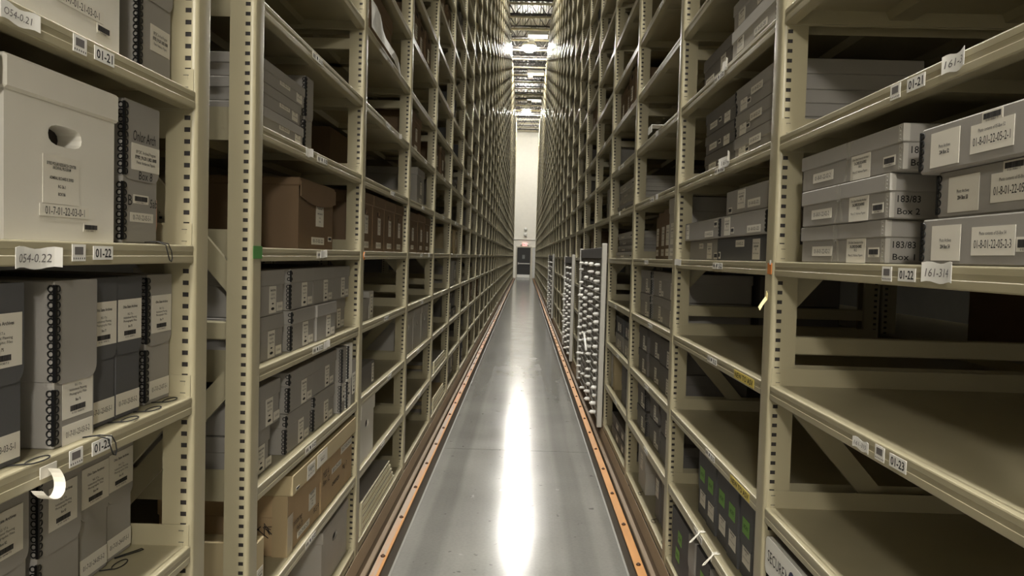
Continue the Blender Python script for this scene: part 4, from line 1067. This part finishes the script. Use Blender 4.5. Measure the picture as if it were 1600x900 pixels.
# ---- the remaining bays: assorted boxes
CW = {'gray': 'grey', 'dgray': 'dark grey', 'slate': 'slate', 'brown': 'brown', 'lgray': 'pale grey', 'tan': 'tan', 'kraft': 'kraft', 'white': 'white', 'black': 'black'}
def simple_mesh(w, h, d, col, k):
    def f(b):
        fl = .22 if k % 3 else .5
        b.cbox(-w/2+.002, w/2-.002, .002, d, 0, h*(1-fl), .002, BOXC[col]); b.cbox(-w/2, w/2, 0, d+.002, h*(1-fl), h, .003, BOXC[col])
        if k % 4 != 3:
            b.box(-.04, .03, -.001, .004, h*.28, h*.62, PAPER); b.box(-.05, .05, .0012, .004, h*.08, h*.17, PAPER)
            for i in range(4): b.box(-.03, .02, -.0014, 0, h*(.34+.06*i), h*(.36+.06*i), GREYINK)
        if k % 3 == 2: b.box(-.035, .035, -.0012, 0, h*.82, h*.92, HOLESHADE)  # hand hole drawn as a dark patch, its shade painted on
    return cached(('archive_box', w, h, d, col, k), f)
KINDS = [(.31, .26, .38, 'brown', 1), (.31, .26, .38, 'dgray', 2), (.13, .262, .3, 'gray', 3), (.13, .262, .3, 'slate', 0), (.31, .26, .38, 'gray', 5), (.30, .13, .34, 'gray', 4), (.42, .09, .38, 'dgray', 6), (.31, .262, .38, 'brown', 8), (.13, .262, .3, 'lgray', 9), (.36, .26, .4, 'tan', 2)]
def fill(side, bay, l, rr):
    """yields boxes standing side by side on one shelf"""
    a, c = bay_span(side, bay); y = a+rr.uniform(.01, .3)
    k = rr.choice(KINDS); n = rr.choice((1, 2, 3, 4, 4, 8)); out = []
    while n > 0 and y+k[0] < c-.02:
        if rr.random() < .12: k = rr.choice(KINDS)
        if y+k[0] > c-.02: break
        out.append((y, k)); y += k[0]+.008+(rr.uniform(.02, .2) if rr.random() < .2 else 0); n -= 1
    return out
rr = random.Random(11)
nind = sum(1 for o in C.objects if o.get('category') == 'box')
LIMIT = 300-nind
stuff = MB(); done = 0
def cab(side, y):
    return side > 0 and (6.2 < y < 8.9 or 10.1 < y < 12.3 or 17.2 < y < 20.7)
for bay in range(3, NPOST+1):
    for s in (-1, 1):
        a, c = bay_span(s, bay)
        for l in range(-4, 22):
            if bay <= 4 and l < (4 if s < 0 else 3): continue
            if bay == 3: continue
            if lev(l) > 1.5+.345*c+.1 or lev(l) > 9.2: continue
            if l < 0 and cab(s, (a+c)/2): continue
            if bay == 5 and s < 0 and l in (-4, -3): continue
            dens = .62 if bay < 12 else .5
            if rr.random() > dens: continue
            i = 0
            for y, k in fill(s, bay, l, rr):
                X = .715+rr.uniform(0, .05)
                i += 1
                if done < LIMIT and l < 9:
                    done += 1
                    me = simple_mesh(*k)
                    lw_ = {'bottom': 'bottom shelf', 'eye-level': 'eye-level shelf'}.get(lword(l), 'shelf '+lword(l).replace(' eye level', ' eye'))
                    thing('archive_box', f'{CW[k[3]]} box, {ORD[i]} along, {lw_}, {ORD[bay]} bay, {SIDE[s]} rack', 'box', (s*X, y+k[0]/2, lev(l)+.0004), ROT[s], 'archive boxes', me=me)
                else:
                    w, h, d, col, _ = k
                    x0, x1 = sorted((s*X, s*(X+d)))
                    stuff.box(x0, x1, y, y+w, lev(l)+.0004, lev(l)+h, BOXC[col])
                    x0, x1 = sorted((s*(X-.001), s*(X+.002)))
                    if k[4] % 4 != 3: stuff.box(x0, x1, y+w/2-.04, y+w/2+.04, lev(l)+h*.3, lev(l)+h*.65, PAPER)
o = thing('distant_archive_boxes', 'the many distant archive boxes crowding the far bays of both racks', 'boxes', me=stuff.mesh('boxes')); o['kind'] = 'stuff'
print('individual boxes', nind, '+', done)
